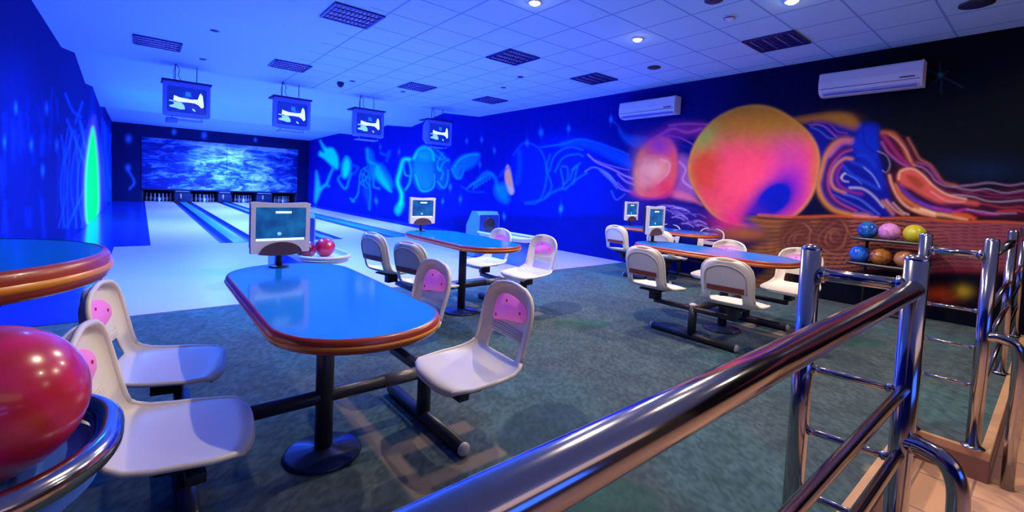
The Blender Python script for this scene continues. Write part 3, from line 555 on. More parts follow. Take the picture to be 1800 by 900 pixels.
# ================================================================== TELEVISIONS
def tv_proto():
    t = empty('hanging_television', (0, 0, 0))
    m = MB()
    # cabinet: front frame tapering to a smaller back
    fr = rrect(0, -.33, .70, .60, .035, 4); bk = rrect(0, -.31, .48, .42, .05, 4); n = len(fr)
    vs = [(x, 0, z) for x, z in fr]+[(x, .12, z) for x, z in fr]+[(x, .46, z) for x, z in bk]
    fs = [tuple(range(2*n, 3*n))]+[(r*n+i, r*n+(i+1) % n, (r+1)*n+(i+1) % n, (r+1)*n+i) for r in range(2) for i in range(n)]
    fr2 = rrect(0, -.335, .58, .46, .03, 4); k = 3*n; vs += [(x, 0.0, z) for x, z in fr2]+[(x, .02, z) for x, z in fr2]
    fs += [(i, (i+1) % n, k+(i+1) % n, k+i) for i in range(n)]+[(k+i, k+(i+1) % n, k+n+(i+1) % n, k+n+i) for i in range(n)]
    m.add(vs, fs); m.build('cabinet', M['tv_body'], t)
    # bulged picture tube
    def scr(x, z): return .018-.016*(1-(x/.30)**2)*(1-((z+.335)/.24)**2)
    xs = np.linspace(-.29, .29, 13); zs = np.linspace(-.565, -.105, 11); g = [(x, scr(x, z), z) for z in zs for x in xs]
    sc = MB().add(g, [(j*13+i, j*13+i+1, (j+1)*13+i+1, (j+1)*13+i) for j in range(10) for i in range(12)], True).build('screen', M['tv_screen'], t, fixn=False)
    def pic(name, poly, mt):
        g = [(x, scr(x, z)-.003, z) for x, z in poly]
        MB().add(g, [tuple(range(len(g)))]).build(name, mt, sc, fixn=False)
    pic('picture', [(-.19, -.27), (-.20, -.36), (-.12, -.38), (.02, -.37), (.12, -.375), (.17, -.40), (.22, -.45), (.25, -.42), (.24, -.3), (.23, -.22), (.20, -.18), (.18, -.22), (.16, -.30), (.05, -.315), (-.08, -.305), (-.14, -.29)], M['tv_white'])
    pic('picture', [(-.20, -.38), (-.08, -.39), (-.04, -.44), (-.03, -.50), (-.10, -.51), (-.17, -.49), (-.25, -.48), (-.26, -.455), (-.19, -.43)], M['tv_pale'])
    pic('picture', [(-.26, -.36), (-.20, -.365), (-.20, -.385), (-.26, -.38)], M['tv_pale'])
    pic('picture', [(.07, -.47), (.11, -.48), (.13, -.52), (.09, -.515)], M['tv_pale'])
    pic('picture', [(-.02, -.18), (.05, -.19), (.06, -.27), (-.03, -.26)], M['tv_blue'])
    MB().box(-.37, .37, -.05, .42, -.03, 0.0, .006).build('top_plate', M['tv_dark'], t)
    MB().box(-.24, .24, .02, .3, -.70, -.68, .004).tube([(-.22, .03, -.62), (-.22, .03, -.69)], .008, 8).tube([(.22, .03, -.62), (.22, .03, -.69)], .008, 8).build('lower_shelf', M['tv_body'], t)
    for x in (-.17, .15): MB().tube([(x, .15, 0), (x, .15, .30)], .007, 8).build('hanging_rod', M['tv_dark'], t)
    w = MB(); w.tube([(-.16, .1, .30), (-.11, .1, .2), (-.13, .08, .1), (-.08, .1, 0)], .006, 6); w.tube([(-.16, .1, .30), (-.20, .1, .15), (-.19, .12, 0)], .005, 6); w.build('cable', M['tv_dark'], t)
    return t
M['tv_screen'] = mat('tv_tube', (.01, .03, .25), .15, emit=(.01, .04, .5), estr=.35)
M['tv_white'] = mat('tv_picture_white', (.8, .9, .9), .4, emit=(.65, 1, .95), estr=1.1)
M['tv_pale'] = mat('tv_picture_pale', (.3, .6, .9), .4, emit=(.30, .72, .95), estr=.8)
M['tv_blue'] = mat('tv_picture_blue', (.02, .15, .8), .4, emit=(.02, .2, 1), estr=.7)
tv0 = tv_proto()
TVX = [.64, 2.40, 4.02, 5.86]
for i, x in enumerate(TVX):
    t = tv0 if i == 0 else copy_tree(tv0)
    t.location = (x, 10.15, 3.0)
    tag(t, ['hanging box television nearest the left wall, over the first lane', 'hanging box television second from the left wall', 'hanging box television third from the left wall', 'hanging box television nearest the mural wall, overlapping the mural'][i], 'television', 'box televisions hung above the lanes')
o = MB().box(-.30, -.13, .05, .25, -.76, -.66, .02).build('receiver_box', M['tv_body'], tv0)

# ================================================================== CEILING THINGS
def lamp_proto():
    t = empty('louvre_ceiling_lamp')
    h = .29
    MB().box(-h, h, -h, -h+.025, -.02, .0).box(-h, h, h-.025, h, -.02, 0).box(-h, -h+.025, -h, h, -.02, 0).box(h-.025, h, -h, h, -.02, 0).build('frame', M['louvre'], t)
    MB().box(-h+.01, h-.01, -h+.01, h-.01, -.004, -.001).build('reflector', M['lampin'], t)
    l = MB()
    for k in range(1, 4): l.box(-h+.02, h-.02, -h+k*h*.5-.006, -h+k*h*.5+.006, -.02, -.006)
    for k in range(1, 12): l.box(-h+k*h/6-.003, -h+k*h/6+.003, -h+.02, h-.02, -.02, -.006)
    l.build('louvre', M['louvre'], t)
    for k in range(4): MB().tube([(-h+.05, -h+.075+k*h*.5, -.009), (h-.05, -h+.075+k*h*.5, -.009)], .007, 8).build('tube', M['lamptube'], t)
    return t
M['lamptube'] = mat('lamp_tube', (.8, .7, .9), .3)
l0 = lamp_proto()
LP = [(.19, 8.88, 'louvred ceiling lamp nearest the left wall, in front of the first television'), (2.0, 8.70, 'louvred ceiling lamp above the second television'), (4.30, 8.42, 'louvred ceiling lamp above and right of the third television'),
      (6.04, 8.30, 'louvred ceiling lamp above the fourth television near the mural wall'), (1.94, 5.52, 'louvred ceiling lamp with glinting cells, nearest the camera on the left half'), (4.30, 5.38, 'dark louvred ceiling lamp in the tiled middle of the ceiling'),
      (6.06, 5.30, 'louvred ceiling lamp above the smaller air conditioner'), (6.10, 2.40, 'half dark louvred ceiling lamp above the larger air conditioner')]
for i, (x, y, lab) in enumerate(LP):
    t = l0 if i == 0 else copy_tree(l0)
    t.location = (x, y, 3.301); tag(t, lab, 'ceiling lamp', 'louvred lamps set in the ceiling')
def spot_proto():
    t = empty('ceiling_spotlight')
    MB().lathe([(.045, -.002), (.075, -.002), (.078, -.010), (.060, -.016), (.045, -.010), (.045, -.002)], n=24).build('ring', M['white'], t)
    MB().sphere((0, 0, -.014), .047, 16, 10, (1, 1, .5)).build('bulb', M['bulb'], t)
    return t
s0 = spot_proto()
SL = ['lit ceiling spotlight at the top middle of the picture', 'lit ceiling spotlight lowest in the picture, above the middle of the room', 'lit ceiling spotlight at the top right, above the larger air conditioner', '', '', '']
for i, (x, y) in enumerate(LAMPS):
    if i < 3:
        t = s0 if i == 0 else copy_tree(s0)
        t.location = (x, y, 3.302); tag(t, SL[i], 'spotlight', 'lit spotlights in the ceiling')
    light('SPOT', 'spot_beam', (x, y, 3.25), (180, 180, 165, 130, 45, 70)[i], SPOT_COL, .03, target=(x, y, 0), angle=165, blend=.5)
for i, (x, y, r, lab) in enumerate([(6.12, 4.15, .10, 'black round ceiling speaker above the smaller air conditioner'), (6.2, .66, .13, 'black round ceiling speaker in the top right corner'), (4.42, 2.35, .09, 'small dark ceiling speaker cut off by the top edge'), ]):
    t = empty('ceiling_speaker', (x, y, 3.302)); tag(t, lab, 'speaker', 'round speakers in the ceiling')
    MB().lathe([(.001, -.02), (r*.8, -.02), (r, -.012), (r, 0), (.001, 0)], n=24).build('rim', M['dark'], t)
    MB().lathe([(.001, -.026), (r*.7, -.023), (r*.78, -.019), (.001, -.019)], n=24).build('grille', M['mask_dark'], t)
t = empty('smoke_detector', (4.95, 2.44, 3.302)); tag(t, 'small pale smoke detector between the spotlights', 'smoke detector')
MB().lathe([(.001, -.04), (.03, -.04), (.055, -.02), (.06, 0), (.001, 0)], n=20).build('body', M['ac'], t)
MB().lathe([(.056, -.026), (.060, -.018), (.056, -.014)], n=20).build('vent_ring', M['louvre'], t)
DOWN = [(.77, 7.5, 'small dark downlight in the ceiling nearest the camera on the left'), (.81, 9.46, 'small dark downlight above the first hanging television'), (3.2, 9.0, 'small dark downlight beside the dome camera'),
        (4.32, 9.1, 'small dark downlight between the third and fourth televisions'), (5.15, 6.2, 'small dark downlight beside the dark lamp in the middle of the ceiling'), (5.48, 7.1, 'small dark downlight in the ceiling above the fourth television')]
for i, (x, y, lab) in enumerate(DOWN):
    t = empty('recessed_downlight', (x, y, 3.302)); tag(t, lab, 'downlight', 'small unlit downlights in the ceiling')
    MB().lathe([(.035, -.003), (.055, -.006), (.058, 0), (.035, 0)], n=20).build('ring', M['louvre'], t)
    MB().lathe([(.001, -.001), (.036, -.001), (.036, -.004), (.001, -.002)], n=20).build('lens', M['tv_dark'], t)
t = empty('dome_camera', (3.07, 9.3, 3.302)); tag(t, 'small dark dome camera between the second and third televisions', 'camera')
MB().lathe([(.001, 0), (.065, 0), (.065, -.05), (.001, -.05)], n=20).build('base', M['tv_dark'], t)
MB().sphere((0, 0, -.05), .055, 18, 10).build('dome', M['dark'], t)

# ================================================================== AIR CONDITIONERS
def aircon(y0, y1, z0, z1, lab):
    t = empty('air_conditioner', (XR, (y0+y1)/2, z0)); tag(t, lab, 'air conditioner', 'air conditioners on the mural wall')
    L = (y1-y0)/2; H = z1-z0
    prof = [(0, 0), (-.10, 0), (-.17, .035), (-.20, .085), (-.205, .17), (-.19, H-.02), (-.17, H), (0, H)]
    o = MB().prism(prof, -L, L, 'Y').build('body', M['ac'], t)
    MB().box(-.196, -.10, -L+.05, L-.05, .012, .03).build('louvre', M['tv_body'], t)
    MB().box(-.208, -.2, -L+.01, L-.01, .082, .088).build('seam', M['louvre'], t)
    MB().box(-.209, -.2, -L+.06, -L+.2, .11, .125).build('display', M['dark'], t)
    MB().box(-.20, 0, -L-.008, -L, .0, H, 0).build('side_cap', M['ac'], t)
    m = MB()
    for k in range(7): m.box(-.16+k*.02, -.15+k*.02, -L+.05, L-.05, H, H+.004)
    m.build('intake_grille', M['louvre'], t)
aircon(1.16, 2.21, 2.76, 3.06, 'larger looking white air conditioner nearer the railing, upper right')
aircon(4.36, 5.52, 2.76, 3.06, 'smaller looking white air conditioner farther along the mural wall')

# ================================================================== SEATS
def seat_proto():
    t = empty('swivel_chair')
    prof = [(.222, .402), (.226, .415), (.218, .428), (.19, .436), (.12, .430), (.04, .424), (-.04, .422), (-.11, .426), (-.16, .440), (-.192, .468), (-.210, .505), (-.222, .55), (-.234, .60), (-.246, .65), (-.257, .70), (-.266, .745), (-.273, .780), (-.277, .804), (-.279, .816)]
    half = [.165, .182, .200, .218, .232, .236, .236, .232, .222, .210, .204, .204, .207, .209, .207, .196, .170, .130, .08]
    ns = 19; T = len(prof); P = np.array(prof); vs = []
    tan = np.gradient(P, axis=0); tan /= np.linalg.norm(tan, axis=1)[:, None]; nor = np.stack([tan[:, 1], -tan[:, 0]], 1)  # towards sitter
    nor = -nor if nor[6, 1] < 0 else nor
    for i in range(T):
        for j in range(ns):
            s = -1+2*j/(ns-1); d = .030*abs(s)**5+.004*s*s
            d *= (0, 0, 0, .05, .2, .4, .6, .8, 1, 1.1)[i] if i < 10 else 1.2
            fy = -(.034, .034, .030, .022, .010)[i]*abs(s)**3.2 if i < 5 else 0
            fz = -(.004, .006, .008, .009, .006)[i]*abs(s)**3 if i < 5 else 0
            s2 = math.sin(s*math.pi/2)*.35+s*.65
            vs.append((s2*half[i], P[i, 0]+nor[i, 0]*d+fy, P[i, 1]+nor[i, 1]*d+fz))
    fs = []
    for i in range(T-1):
        for j in range(ns-1):
            if 9 <= i <= 10 and 4 <= j <= ns-6: continue
            fs.append((i*ns+j, i*ns+j+1, (i+1)*ns+j+1, (i+1)*ns+j))
    me = MB().add(vs, fs, True).build('shell', M['seat'], t)
    md = me.modifiers.new('thick', 'SOLIDIFY'); md.thickness = .012; md.offset = 0
    md = me.modifiers.new('sub', 'SUBSURF'); md.levels = 1; md.render_levels = 2
    # rolled rim round the back
    rim = []
    for i in range(9, T): rim.append(vs[i*ns])
    rim += [((vs[(T-1)*ns][0]*(1-q)+vs[(T-1)*ns+ns-1][0]*q), vs[(T-1)*ns][1]-.004*math.sin(q*math.pi), vs[(T-1)*ns][2]+.008*math.sin(q*math.pi)) for q in (.25, .5, .75)]
    for i in range(T-1, 8, -1): rim.append(vs[i*ns+ns-1])
    MB().tube(rim, .011, 10).build('rim', M['seat'], t)
    rim = [vs[i*ns] for i in range(9, -1, -1)]+[vs[j] for j in range(2, ns-2, 2)]+[vs[i*ns+ns-1] for i in range(0, 10)]
    MB().tube(rim, .0105, 10).build('seat_lip', M['seat'], t)
    # pink pad with screws on the front, ribs under it
    def back(z):  # back surface y
        return float(np.interp(z, P[9:, 1], P[9:, 0]))
    poly = spl([(-.105, .655), (-.120, .69), (-.095, .725), (-.03, .752), (.05, .762), (.105, .745), (.128, .70), (.130, .640), (.112, .612), (.04, .632), (-.05, .642), (-.105, .655)], 4)
    cen = (0, .69); vp = []; n = len(poly)-1
    for kk in (0, 1):
        for x, z in poly[:-1]:
            if kk: x, z = cen[0]+(x-cen[0])*.95, cen[1]+(z-cen[1])*.92
            vp.append((x*1.12, back(z)+.012+.006*kk+.03*abs(x/.205)**5, z))
    pad = MB().add(vp, [(i, (i+1) % n, n+(i+1) % n, n+i) for i in range(n)]+[tuple(range(n, 2*n))], True).build('pad', M['pink'], t)
    for x, z in ((-.085, .69), (.045, .728), (.115, .640)): MB().sphere((x, back(z)+.019, z), .008, 12, 8, (1, .5, 1)).build('screw', M['pad_red'], pad)
    r = MB()
    for k in range(5):
        z = .560+k*.011; r.tube([(x, back(z)+.010+.03*abs(x/.205)**5, z+.004*math.sin(x*9)) for x in np.linspace(-.13, .13, 9)], .0035, 6)
    r.build('rib', M['seat'], t)
    # red brown band across the rear, above the opening
    MB().add([(x, back(z)-.011+.02*abs(x/.205)**4, z) for z in (.560, .605) for x in np.linspace(-.15, .15, 9)], [(i, i+1, 10+i, 9+i) for i in range(8)], True).build('rear_band', M['brown'], t, fixn=False)
    a = spl([(-.165, .56), (-.168, .66), (-.145, .73), (-.07, .772), (.0, .780), (.07, .772), (.145, .73), (.168, .66), (.165, .56)], 5)
    MB().tube([(x, back(z)-.008+.02*abs(x/.205)**4, z) for x, z in a], .005, 6).build('rear_groove', M['cap_grey'], t)
    MB().box(-.11, .11, -.12, .13, .396, .412, .005).box(-.035, .035, -.06, .06, .308, .398, .006).build('bracket', M['black_metal'], t)
    return t
chair0 = seat_proto()

# ================================================================== TABLES
def table_proto(half_l=.83):
    t = empty('bowling_table')
    W_, L_ = .66, 2*half_l; out = rrect(0, 0, W_, L_, .32, 12); n = len(out)
    def off(d): return rrect(0, 0, W_-2*d, L_-2*d, .32-d, 12)
    zt = .78
    MB().prism(off(.006), zt-.05, zt).build('tabletop', M['blue_top'], t)
    prof = [(.010, zt+.001), (.002, zt-.001), (-.004, zt-.010), (-.006, zt-.020), (-.006, zt-.040), (-.002, zt-.050), (.006, zt-.055), (.03, zt-.056)]
    vs = []
    for d, z in prof: vs += [(x, y, z) for x, y in off(d)]
    e = MB().add(vs, [(k*n+i, k*n+(i+1) % n, (k+1)*n+(i+1) % n, (k+1)*n+i) for k in range(len(prof)-1) for i in range(n)], True).build('edge_band', M['edge'], t)
    prof = [(-.005, zt-.023), (-.010, zt-.028), (-.010, zt-.034), (-.005, zt-.039)]; vs = []
    for d, z in prof: vs += [(x, y, z) for x, y in off(d)]
    MB().add(vs, [(k*n+i, k*n+(i+1) % n, (k+1)*n+(i+1) % n, (k+1)*n+i) for k in range(3) for i in range(n)], True).build('inlay', M['stripe'], e)
    return t
def frame_parts(t, sy=-.12, dxl=-.60, dxr=.60):
    """pedestal, crossbeam, side rails and floor bars under a table; sy = the pedestal's place along the table"""
    MB().tube([(0, sy, .012), (0, sy, .725)], .041, 24).build('pedestal', M['black_metal'], t)
    MB().lathe([(.001, .004), (.175, .004), (.178, .010), (.165, .018), (.06, .030), (.043, .04), (.001, .04)], (0, sy, 0), 36).build('base_plate', M['base_disc'], t)
    MB().tube([(dxl*.87, sy, .285), (dxr*.87, sy, .285)], .033, 18).build('crossbeam', M['black_metal'], t)
    MB().tube([(.30*dxr/.6, sy, .285), (dxr*.85, sy, .285)], .0345, 18).build('beam_sleeve', M['sleeve'], t)
    for d in (dxl, dxr):
        x = d*.9; r = MB().box(x-.03, x+.03, sy-.40, sy+.40, .27, .307, .004).build('seat_rail', M['black_metal'], t)
        MB().tube([(x, sy, .04), (x, sy, .322)], .038, 18).build('rail_post', M['black_metal'], t)
        MB().sphere((x, sy, .322), .036, 18, 10, (1, 1, .55)).build('post_cap', M['cap_grey'], t)
        fb = MB().tube([(x, sy-.41, .036), (x, sy+.41, .036)], .034, 18).build('floor_bar', M['black_metal'], t)
        for s in (-1, 1): MB().sphere((x, sy+s*.41, .036), .034, 18, 12, (1, .7, 1)).build('end_cap', M['cap_grey'], fb)
M['base_disc'] = mat('base_disc', (.02, .03, .09), .15, metal=.2)
M['sleeve'] = mat('grey_sleeve', (.18, .16, .17), .4, metal=.4)
TABLES = [(.69, 2.32, -.12), (2.63, 4.07, -.09), (4.56, 2.30, -.18), (6.6, 4.08, -.05)]
tname = ['table nearest the camera on the left', 'second table, in the middle by the approach', 'third table, behind the steel posts', 'farthest table, by the mural wall']
tlab = ['large blue oval table with red wooden edge nearest the camera, holding a monitor', 'blue oval table with red edge in the middle beside the approach floor', 'oval table with orange red edge partly behind the steel railing post', 'oval table with red edge against the mural wall, farthest from the camera']
first = True
for ti, (cx, cy, sy) in enumerate(TABLES):
    t = table_proto(); t.location = (cx, cy, 0); tag(t, tlab[ti], 'table', 'blue oval bowling tables')
    if ti == 3: frame_parts(t, sy, -.60, .44)
    else: frame_parts(t, sy, *((-.66, .60) if ti == 2 else (-.60, .60)))
    for sx in (-1, 1):
        for s in (-1, 1):
            c = chair0 if first else copy_tree(chair0); first = False
            dx = .62*sx if not (ti == 3 and sx == 1) else .45
            if ti < 2 and sx == 1: dx = .57
            c.location = (cx+dx+(.03 if ti == 0 and sx < 0 else 0), cy+sy+s*.385+(.06 if ti == 0 and sx < 0 and s < 0 else 0), 0)
            turn = {(0, -1, -1): -8, (0, -1, 1): -12, (0, 1, -1): -4, (1, -1, 1): 12, (1, -1, -1): 14, (2, -1, -1): 4, (2, 1, 1): -5}.get((ti, sx, s), 0)
            c.rotation_euler = (0, 0, math.radians((90 if sx > 0 else -90)+turn))
            side = 'left' if sx < 0 else 'right'; end = 'near' if s < 0 else 'far'
            tag(c, ['white chair with pink pad, %s end on the %s side of the nearest blue table' % (end, side),
                    'white moulded chair, %s end on the %s side of the middle table by the approach' % (end, side),
                    'white moulded chair, %s end on the %s side of the table behind the steel posts' % (end, side),
                    'white moulded chair, %s end on the %s side of the table by the mural wall' % (end, side)][ti], 'chair', 'moulded chairs around the blue tables')

# ================================================================== MONITORS
def monitor_proto():
    t = empty('scoring_monitor'); z0 = .10
    w, h = .185, .335
    # bezel with an arched notch in its lower edge
    out = [(-w, z0+.01), (-w, z0+h), (-w+.012, z0+h+.006), (0, z0+h-.002), (w-.012, z0+h+.006), (w, z0+h), (w, z0+.01), (w-.06, z0)]
    arch = [(.13*math.cos(a), z0+.075*math.sin(a)) for a in np.linspace(.12, math.pi-.12, 13)]
    poly = [(-w, z0+.005)]+[(-w*1.02, z0+h)]+[(-w+.02, z0+h+.008), (0, z0+h), (w-.02, z0+h+.008)]+[(w*1.02, z0+h)]+[(w, z0+.005)]+arch
    # frame built as four borders and a lower bib, leaving a hole for the screen
    sx0, sx1, sz0, sz1 = -w+.028, w-.028, z0+.082, z0+h-.028
    m = MB()
    def slab(pl): m.prism(pl, -.025, .012, 'Y')
    slab([(-w*1.02, z0+h), (-w+.02, z0+h+.008), (0, z0+h), (w-.02, z0+h+.008), (w*1.02, z0+h), (w, sz1), (-w, sz1)])
    slab([(-w, sz0), (-w, sz1), (sx0, sz1), (sx0, sz0)]); slab([(sx1, sz0), (sx1, sz1), (w, sz1), (w, sz0)])
    top = [(-w, sz0), (-.13, sz0)]+[(x, sz0) for x in (-.06, 0, .06)]+[(.13, sz0), (w, sz0)]
    pl = [(-w, sz0), (w, sz0), (w*.99, z0+.002), (.14, z0)]+[(x, z-.002) for x, z in arch]+[(-.14, z0), (-w*.99, z0+.002)]
    slab(pl)
    m.build('bezel', M['monitor'], t)
    MB().box(-w+.004, w-.004, .010, .05, z0+.03, z0+h-.002, .012).build('rear_shell', M['dark'], t)
    s = MB().box(sx0, sx1, -.012, .010, sz0, sz1).build('screen', M['screen'], t)
    MB().box(-.035, .065, -.014, -.012, sz1-.040, sz1-.026).build('bright_bar', M['screen_white'], s)
    MB().box(sx0+.005, sx1-.005, -.014, -.012, sz0+.002, sz0+.017).build('bottom_bar', M['screen_white'], s)
    MB().prism([(.013*math.cos(a)-.01, z0+.13+.012*math.sin(a)) for a in np.linspace(0, 2*math.pi, 12, endpoint=False)], -.014, -.012, 'Y').build('symbol', M['screen_pale'], s)
    pl = [(-.135, z0-.006)]+[(x*1.01, z) for x, z in arch[::-1]]+[(.135, z0-.006), (.06, z0-.016), (-.06, z0-.016)]
    MB().prism(pl, -.034, .01, 'Y').build('chin', M['chin'], t)
    MB().tube([(0, .02, .0), (0, .02, .14)], .020, 14).build('neck', M['dark'], t)
    MB().lathe([(.001, .012), (.05, .010), (.062, .004), (.064, 0), (.001, 0)], (0, .02, 0), 24).build('foot', M['dark'], t)
    return t
def screen_mat():
    m = mat('monitor_screen', (.004, .03, .12), .15); nt = m.node_tree; b = nt.nodes['Principled BSDF']; tc = nt.nodes.new('ShaderNodeTexCoord')
    nz = nt.nodes.new('ShaderNodeTexNoise'); nz.inputs['Scale'].default_value = 9; nt.links.new(tc.outputs['Object'], nz.inputs['Vector'])
    cr = nt.nodes.new('ShaderNodeValToRGB'); cr.color_ramp.elements[0].color = (.004, .04, .20, 1); cr.color_ramp.elements[1].color = (.01, .16, .45, 1)
    cr.color_ramp.elements[0].position = .35; cr.color_ramp.elements[1].position = .7
    nt.links.new(nz.outputs[0], cr.inputs[0]); nt.links.new(cr.outputs[0], b.inputs['Emission Color']); b.inputs['Emission Strength'].default_value = .9; return m
M['screen'] = screen_mat()
M['screen_white'] = mat('screen_white', (.8, .9, .9), .3, emit=(.6, .9, 1), estr=1.)
M['screen_pale'] = mat('screen_pale', (.3, .6, .8), .3, emit=(.2, .55, .9), estr=.8)
m0 = monitor_proto()
MON = [(.66, 3.02, 4), (2.56, 4.78, 3), (4.62, 3.00, 2), (6.62, 4.78, 0)]
mlab = ['white framed scoring monitor on the nearest blue table', 'white framed scoring monitor on the middle table by the approach', 'white framed scoring monitor on the table behind the steel posts', 'white framed scoring monitor on the farthest table by the mural']
for i, (x, y, a) in enumerate(MON):
    t = m0 if i == 0 else copy_tree(m0)
    t.location = (x, y, .781); t.rotation_euler = (0, 0, math.radians(a)); t.scale = (.9 if i < 2 else .95,)*3; tag(t, mlab[i], 'monitor', 'scoring monitors on the tables')

# ================================================================== BALL RETURNS
def ball(name, c, r, mt, lab, holes=True, group=None, rot=0, tilt=0):
    t = MB().sphere((0, 0, 0), r, 48, 28).build(name, mt); t.location = c; t.rotation_euler = (tilt, 0, rot)
    tag(t, lab, 'bowling ball', group)
    if holes:
        for dx, dy in ((-.016, .014), (.016, .014), (0, -.03)):
            z = math.sqrt(r*r-dx*dx-dy*dy); MB().lathe([(.001, z+.0012), (.011, z+.0006), (.013, z-.001), (.001, z-.002)], (dx, dy, 0), 14).build('finger_hole', M['dark'], t)
    return t
def ballmat(name, a, b, sc=6, rough=.12):
    m = mat(name, a, rough, coat=.5); nt = m.node_tree; bs = nt.nodes['Principled BSDF']; tc = nt.nodes.new('ShaderNodeTexCoord')
    nz = nt.nodes.new('ShaderNodeTexNoise'); nz.inputs['Scale'].default_value = sc; nz.inputs['Distortion'].default_value = 2.5; nz.inputs['Detail'].default_value = 5
    nt.links.new(tc.outputs['Object'], nz.inputs['Vector']); cr = nt.nodes.new('ShaderNodeValToRGB')
    cr.color_ramp.elements[0].position = .4; cr.color_ramp.elements[1].position = .62; cr.color_ramp.elements[0].color = (*a, 1); cr.color_ramp.elements[1].color = (*b, 1)
    nt.links.new(nz.outputs[0], cr.inputs[0]); nt.links.new(cr.outputs[0], bs.inputs['Base Color']); return m
M['hood'] = mat('hood_plastic', (.08, .22, .75), .3)
M['tray'] = mat('tray_plastic', (.72, .66, .75), .3)
def ball_return(cx, y0, y1, lab):
    t = empty('ball_return', (cx, (y0+y1)/2, 0)); tag(t, lab, 'ball return', 'ball returns on the approach')
    L = (y1-y0)/2
    MB().box(-.10, .10, -L*.75, L*.7, .004, .40, .03).build('body', M['hood'], t)
    rim = [(x, y, .50) for x, y in rrect(0, -.12, .52, 2*L-.3, .25, 8)]
    MB().tube(rim, .022, 12, closed=True).build('rim', M['tray'], t)
    MB().prism(rrect(0, -.12, .50, 2*L-.32, .24, 8), .44, .47).build('tray', M['tray'], t)
    for y in (-L*.5, L*.2): MB().box(-.13, .13, y-.05, y+.05, .38, .45, .01).build('support', M['dark'], t)
    # hood at the lane end: wedge body with a round opening towards the players
    prof = [(L-.42, .44), (L-.42, .80), (L-.34, .88), (L-.18, .88), (L, .60), (L, .02), (L-.3, .02)]
    h = MB().prism([(a, b) for a, b in prof], -.24, .24, 'X').build('hood', M['hood'], t)
    MB().box(-.22, .22, L-.43, L-.42, .47, .82, .0).build('front_plate', M['gutter'], h)
    MB().lathe([(.001, L-.436), (.12, L-.436), (.135, L-.43), (.001, L-.43)], (0, 0, .64), 28, 'Y').build('opening', M['dark'], h)
ball_return(1.57, 4.85, 6.75, 'ball return with red balls behind the nearest blue table')
ball_return(5.11, 5.6, 7.3, 'ball return with round dark opening behind the middle table')
M['b_red'] = ballmat('ball_red', (.45, .005, .05), (.75, .03, .10)); M['b_dred'] = ballmat('ball_dark_red', (.10, .003, .03), (.35, .01, .08))
ball('bowling_ball', (1.60, 5.22, .578), .108, M['b_red'], 'red bowling ball on the ball return behind the nearest table', rot=1)
ball('bowling_ball', (1.385, 5.16, .570), .100, M['b_dred'], 'dark red bowling ball half hidden by the nearest monitor')

# ================================================================== BALL RACK BY THE MURAL
t = empty('ball_rack', (6.98, 1.28, 0)); tag(t, 'low dark ball rack with two shelves by the mural wall', 'ball rack')
def shelf(z, ya, yb):
    s = MB().prism([(x-6.98, y-1.28) for x, y in rrect(6.98, (ya+yb)/2, .34, yb-ya, .15, 8)], z-.02, z).build('shelf', M['dark'], t)
    MB().tube([(x-6.98, y-1.28, z+.005) for x, y in rrect(6.98, (ya+yb)/2, .36, yb-ya+.02, .16, 8)], .013, 10, closed=True).build('shelf_rim', M['sleeve'], s)
shelf(.905, .90, 1.66); shelf(.60, .98, 1.70)
for y in (1.0, 1.55): MB().tube([(.13, y-1.28, .0), (.13, y-1.28, .9)], .018, 12).build('upright', M['dark'], t)
MB().box(-.10, .18, .96-1.28, 1.6-1.28, 0, .04, .01).build('foot', M['dark'], t)
B = [('b_blue', (.01, .05, .45), (.02, .2, .55)), ('b_pink', (.75, .30, .70), (.55, .15, .55)), ('b_lime', (.55, .60, .03), (.65, .45, .02)), ('b_blue2', (.01, .08, .7), (.03, .2, .8)), ('b_orange', (.50, .20, .03), (.25, .06, .02)), ('b_brown', (.35, .13, .06), (.5, .25, .1)), ('b_dark', (.02, .02, .05), (.05, .03, .08))]
for n_, a, b in B: M[n_] = ballmat(n_, a, b, 9)
rack = [((6.95, 1.52, 1.013), 'b_blue', 'dark blue ball on the upper rack shelf, left end'), ((6.93, 1.305, 1.013), 'b_pink', 'speckled pink ball in the middle of the upper rack shelf'), ((6.95, 1.08, 1.013), 'b_lime', 'yellow green ball on the upper rack shelf, right end'),
        ((6.96, 1.585, .708), 'b_blue2', 'bright blue ball on the lower rack shelf'), ((6.92, 1.365, .708), 'b_orange', 'orange brown marbled ball on the lower rack shelf'), ((6.93, 1.14, .708), 'b_brown', 'copper brown ball on the lower rack shelf beside the post')]
for i, (c, mt, lab) in enumerate(rack):
    ball('bowling_ball', c, .108, M[mt], lab, group='balls on the rack by the mural', rot=i, tilt=.9 if i == 1 else .3*i)

# ================================================================== FOREGROUND LEFT: HIGH TABLE, RACK, BALL
t = empty('high_table', (-.46, 1.45, 0)); tag(t, 'high round ended table with red edge and yellow stripe at the left edge', 'table')
def hoff(d):
    return [(x, y) for x, y in rrect(-.055, 0, .91-2*d, .66-2*d, .325-d, 14)]
zt = 1.13; n = len(hoff(0))
MB().prism(hoff(.006), zt-.05, zt).build('tabletop', M['blue_top'], t)
def band(prof, name, mt, parent):
    vs = []
    for d, z in prof: vs += [(x, y, z) for x, y in hoff(d)]
    return MB().add(vs, [(k*n+i, k*n+(i+1) % n, (k+1)*n+(i+1) % n, (k+1)*n+i) for k in range(len(prof)-1) for i in range(n)], True).build(name, mt, parent)
e = band([(.010, zt+.001), (.002, zt-.001), (-.004, zt-.010), (-.006, zt-.020), (-.006, zt-.042), (-.002, zt-.054), (.006, zt-.06), (.03, zt-.06)], 'edge_band', M['edge'], t)
band([(-.005, zt-.024), (-.010, zt-.029), (-.010, zt-.037), (-.005, zt-.042)], 'inlay', M['stripe'], e)
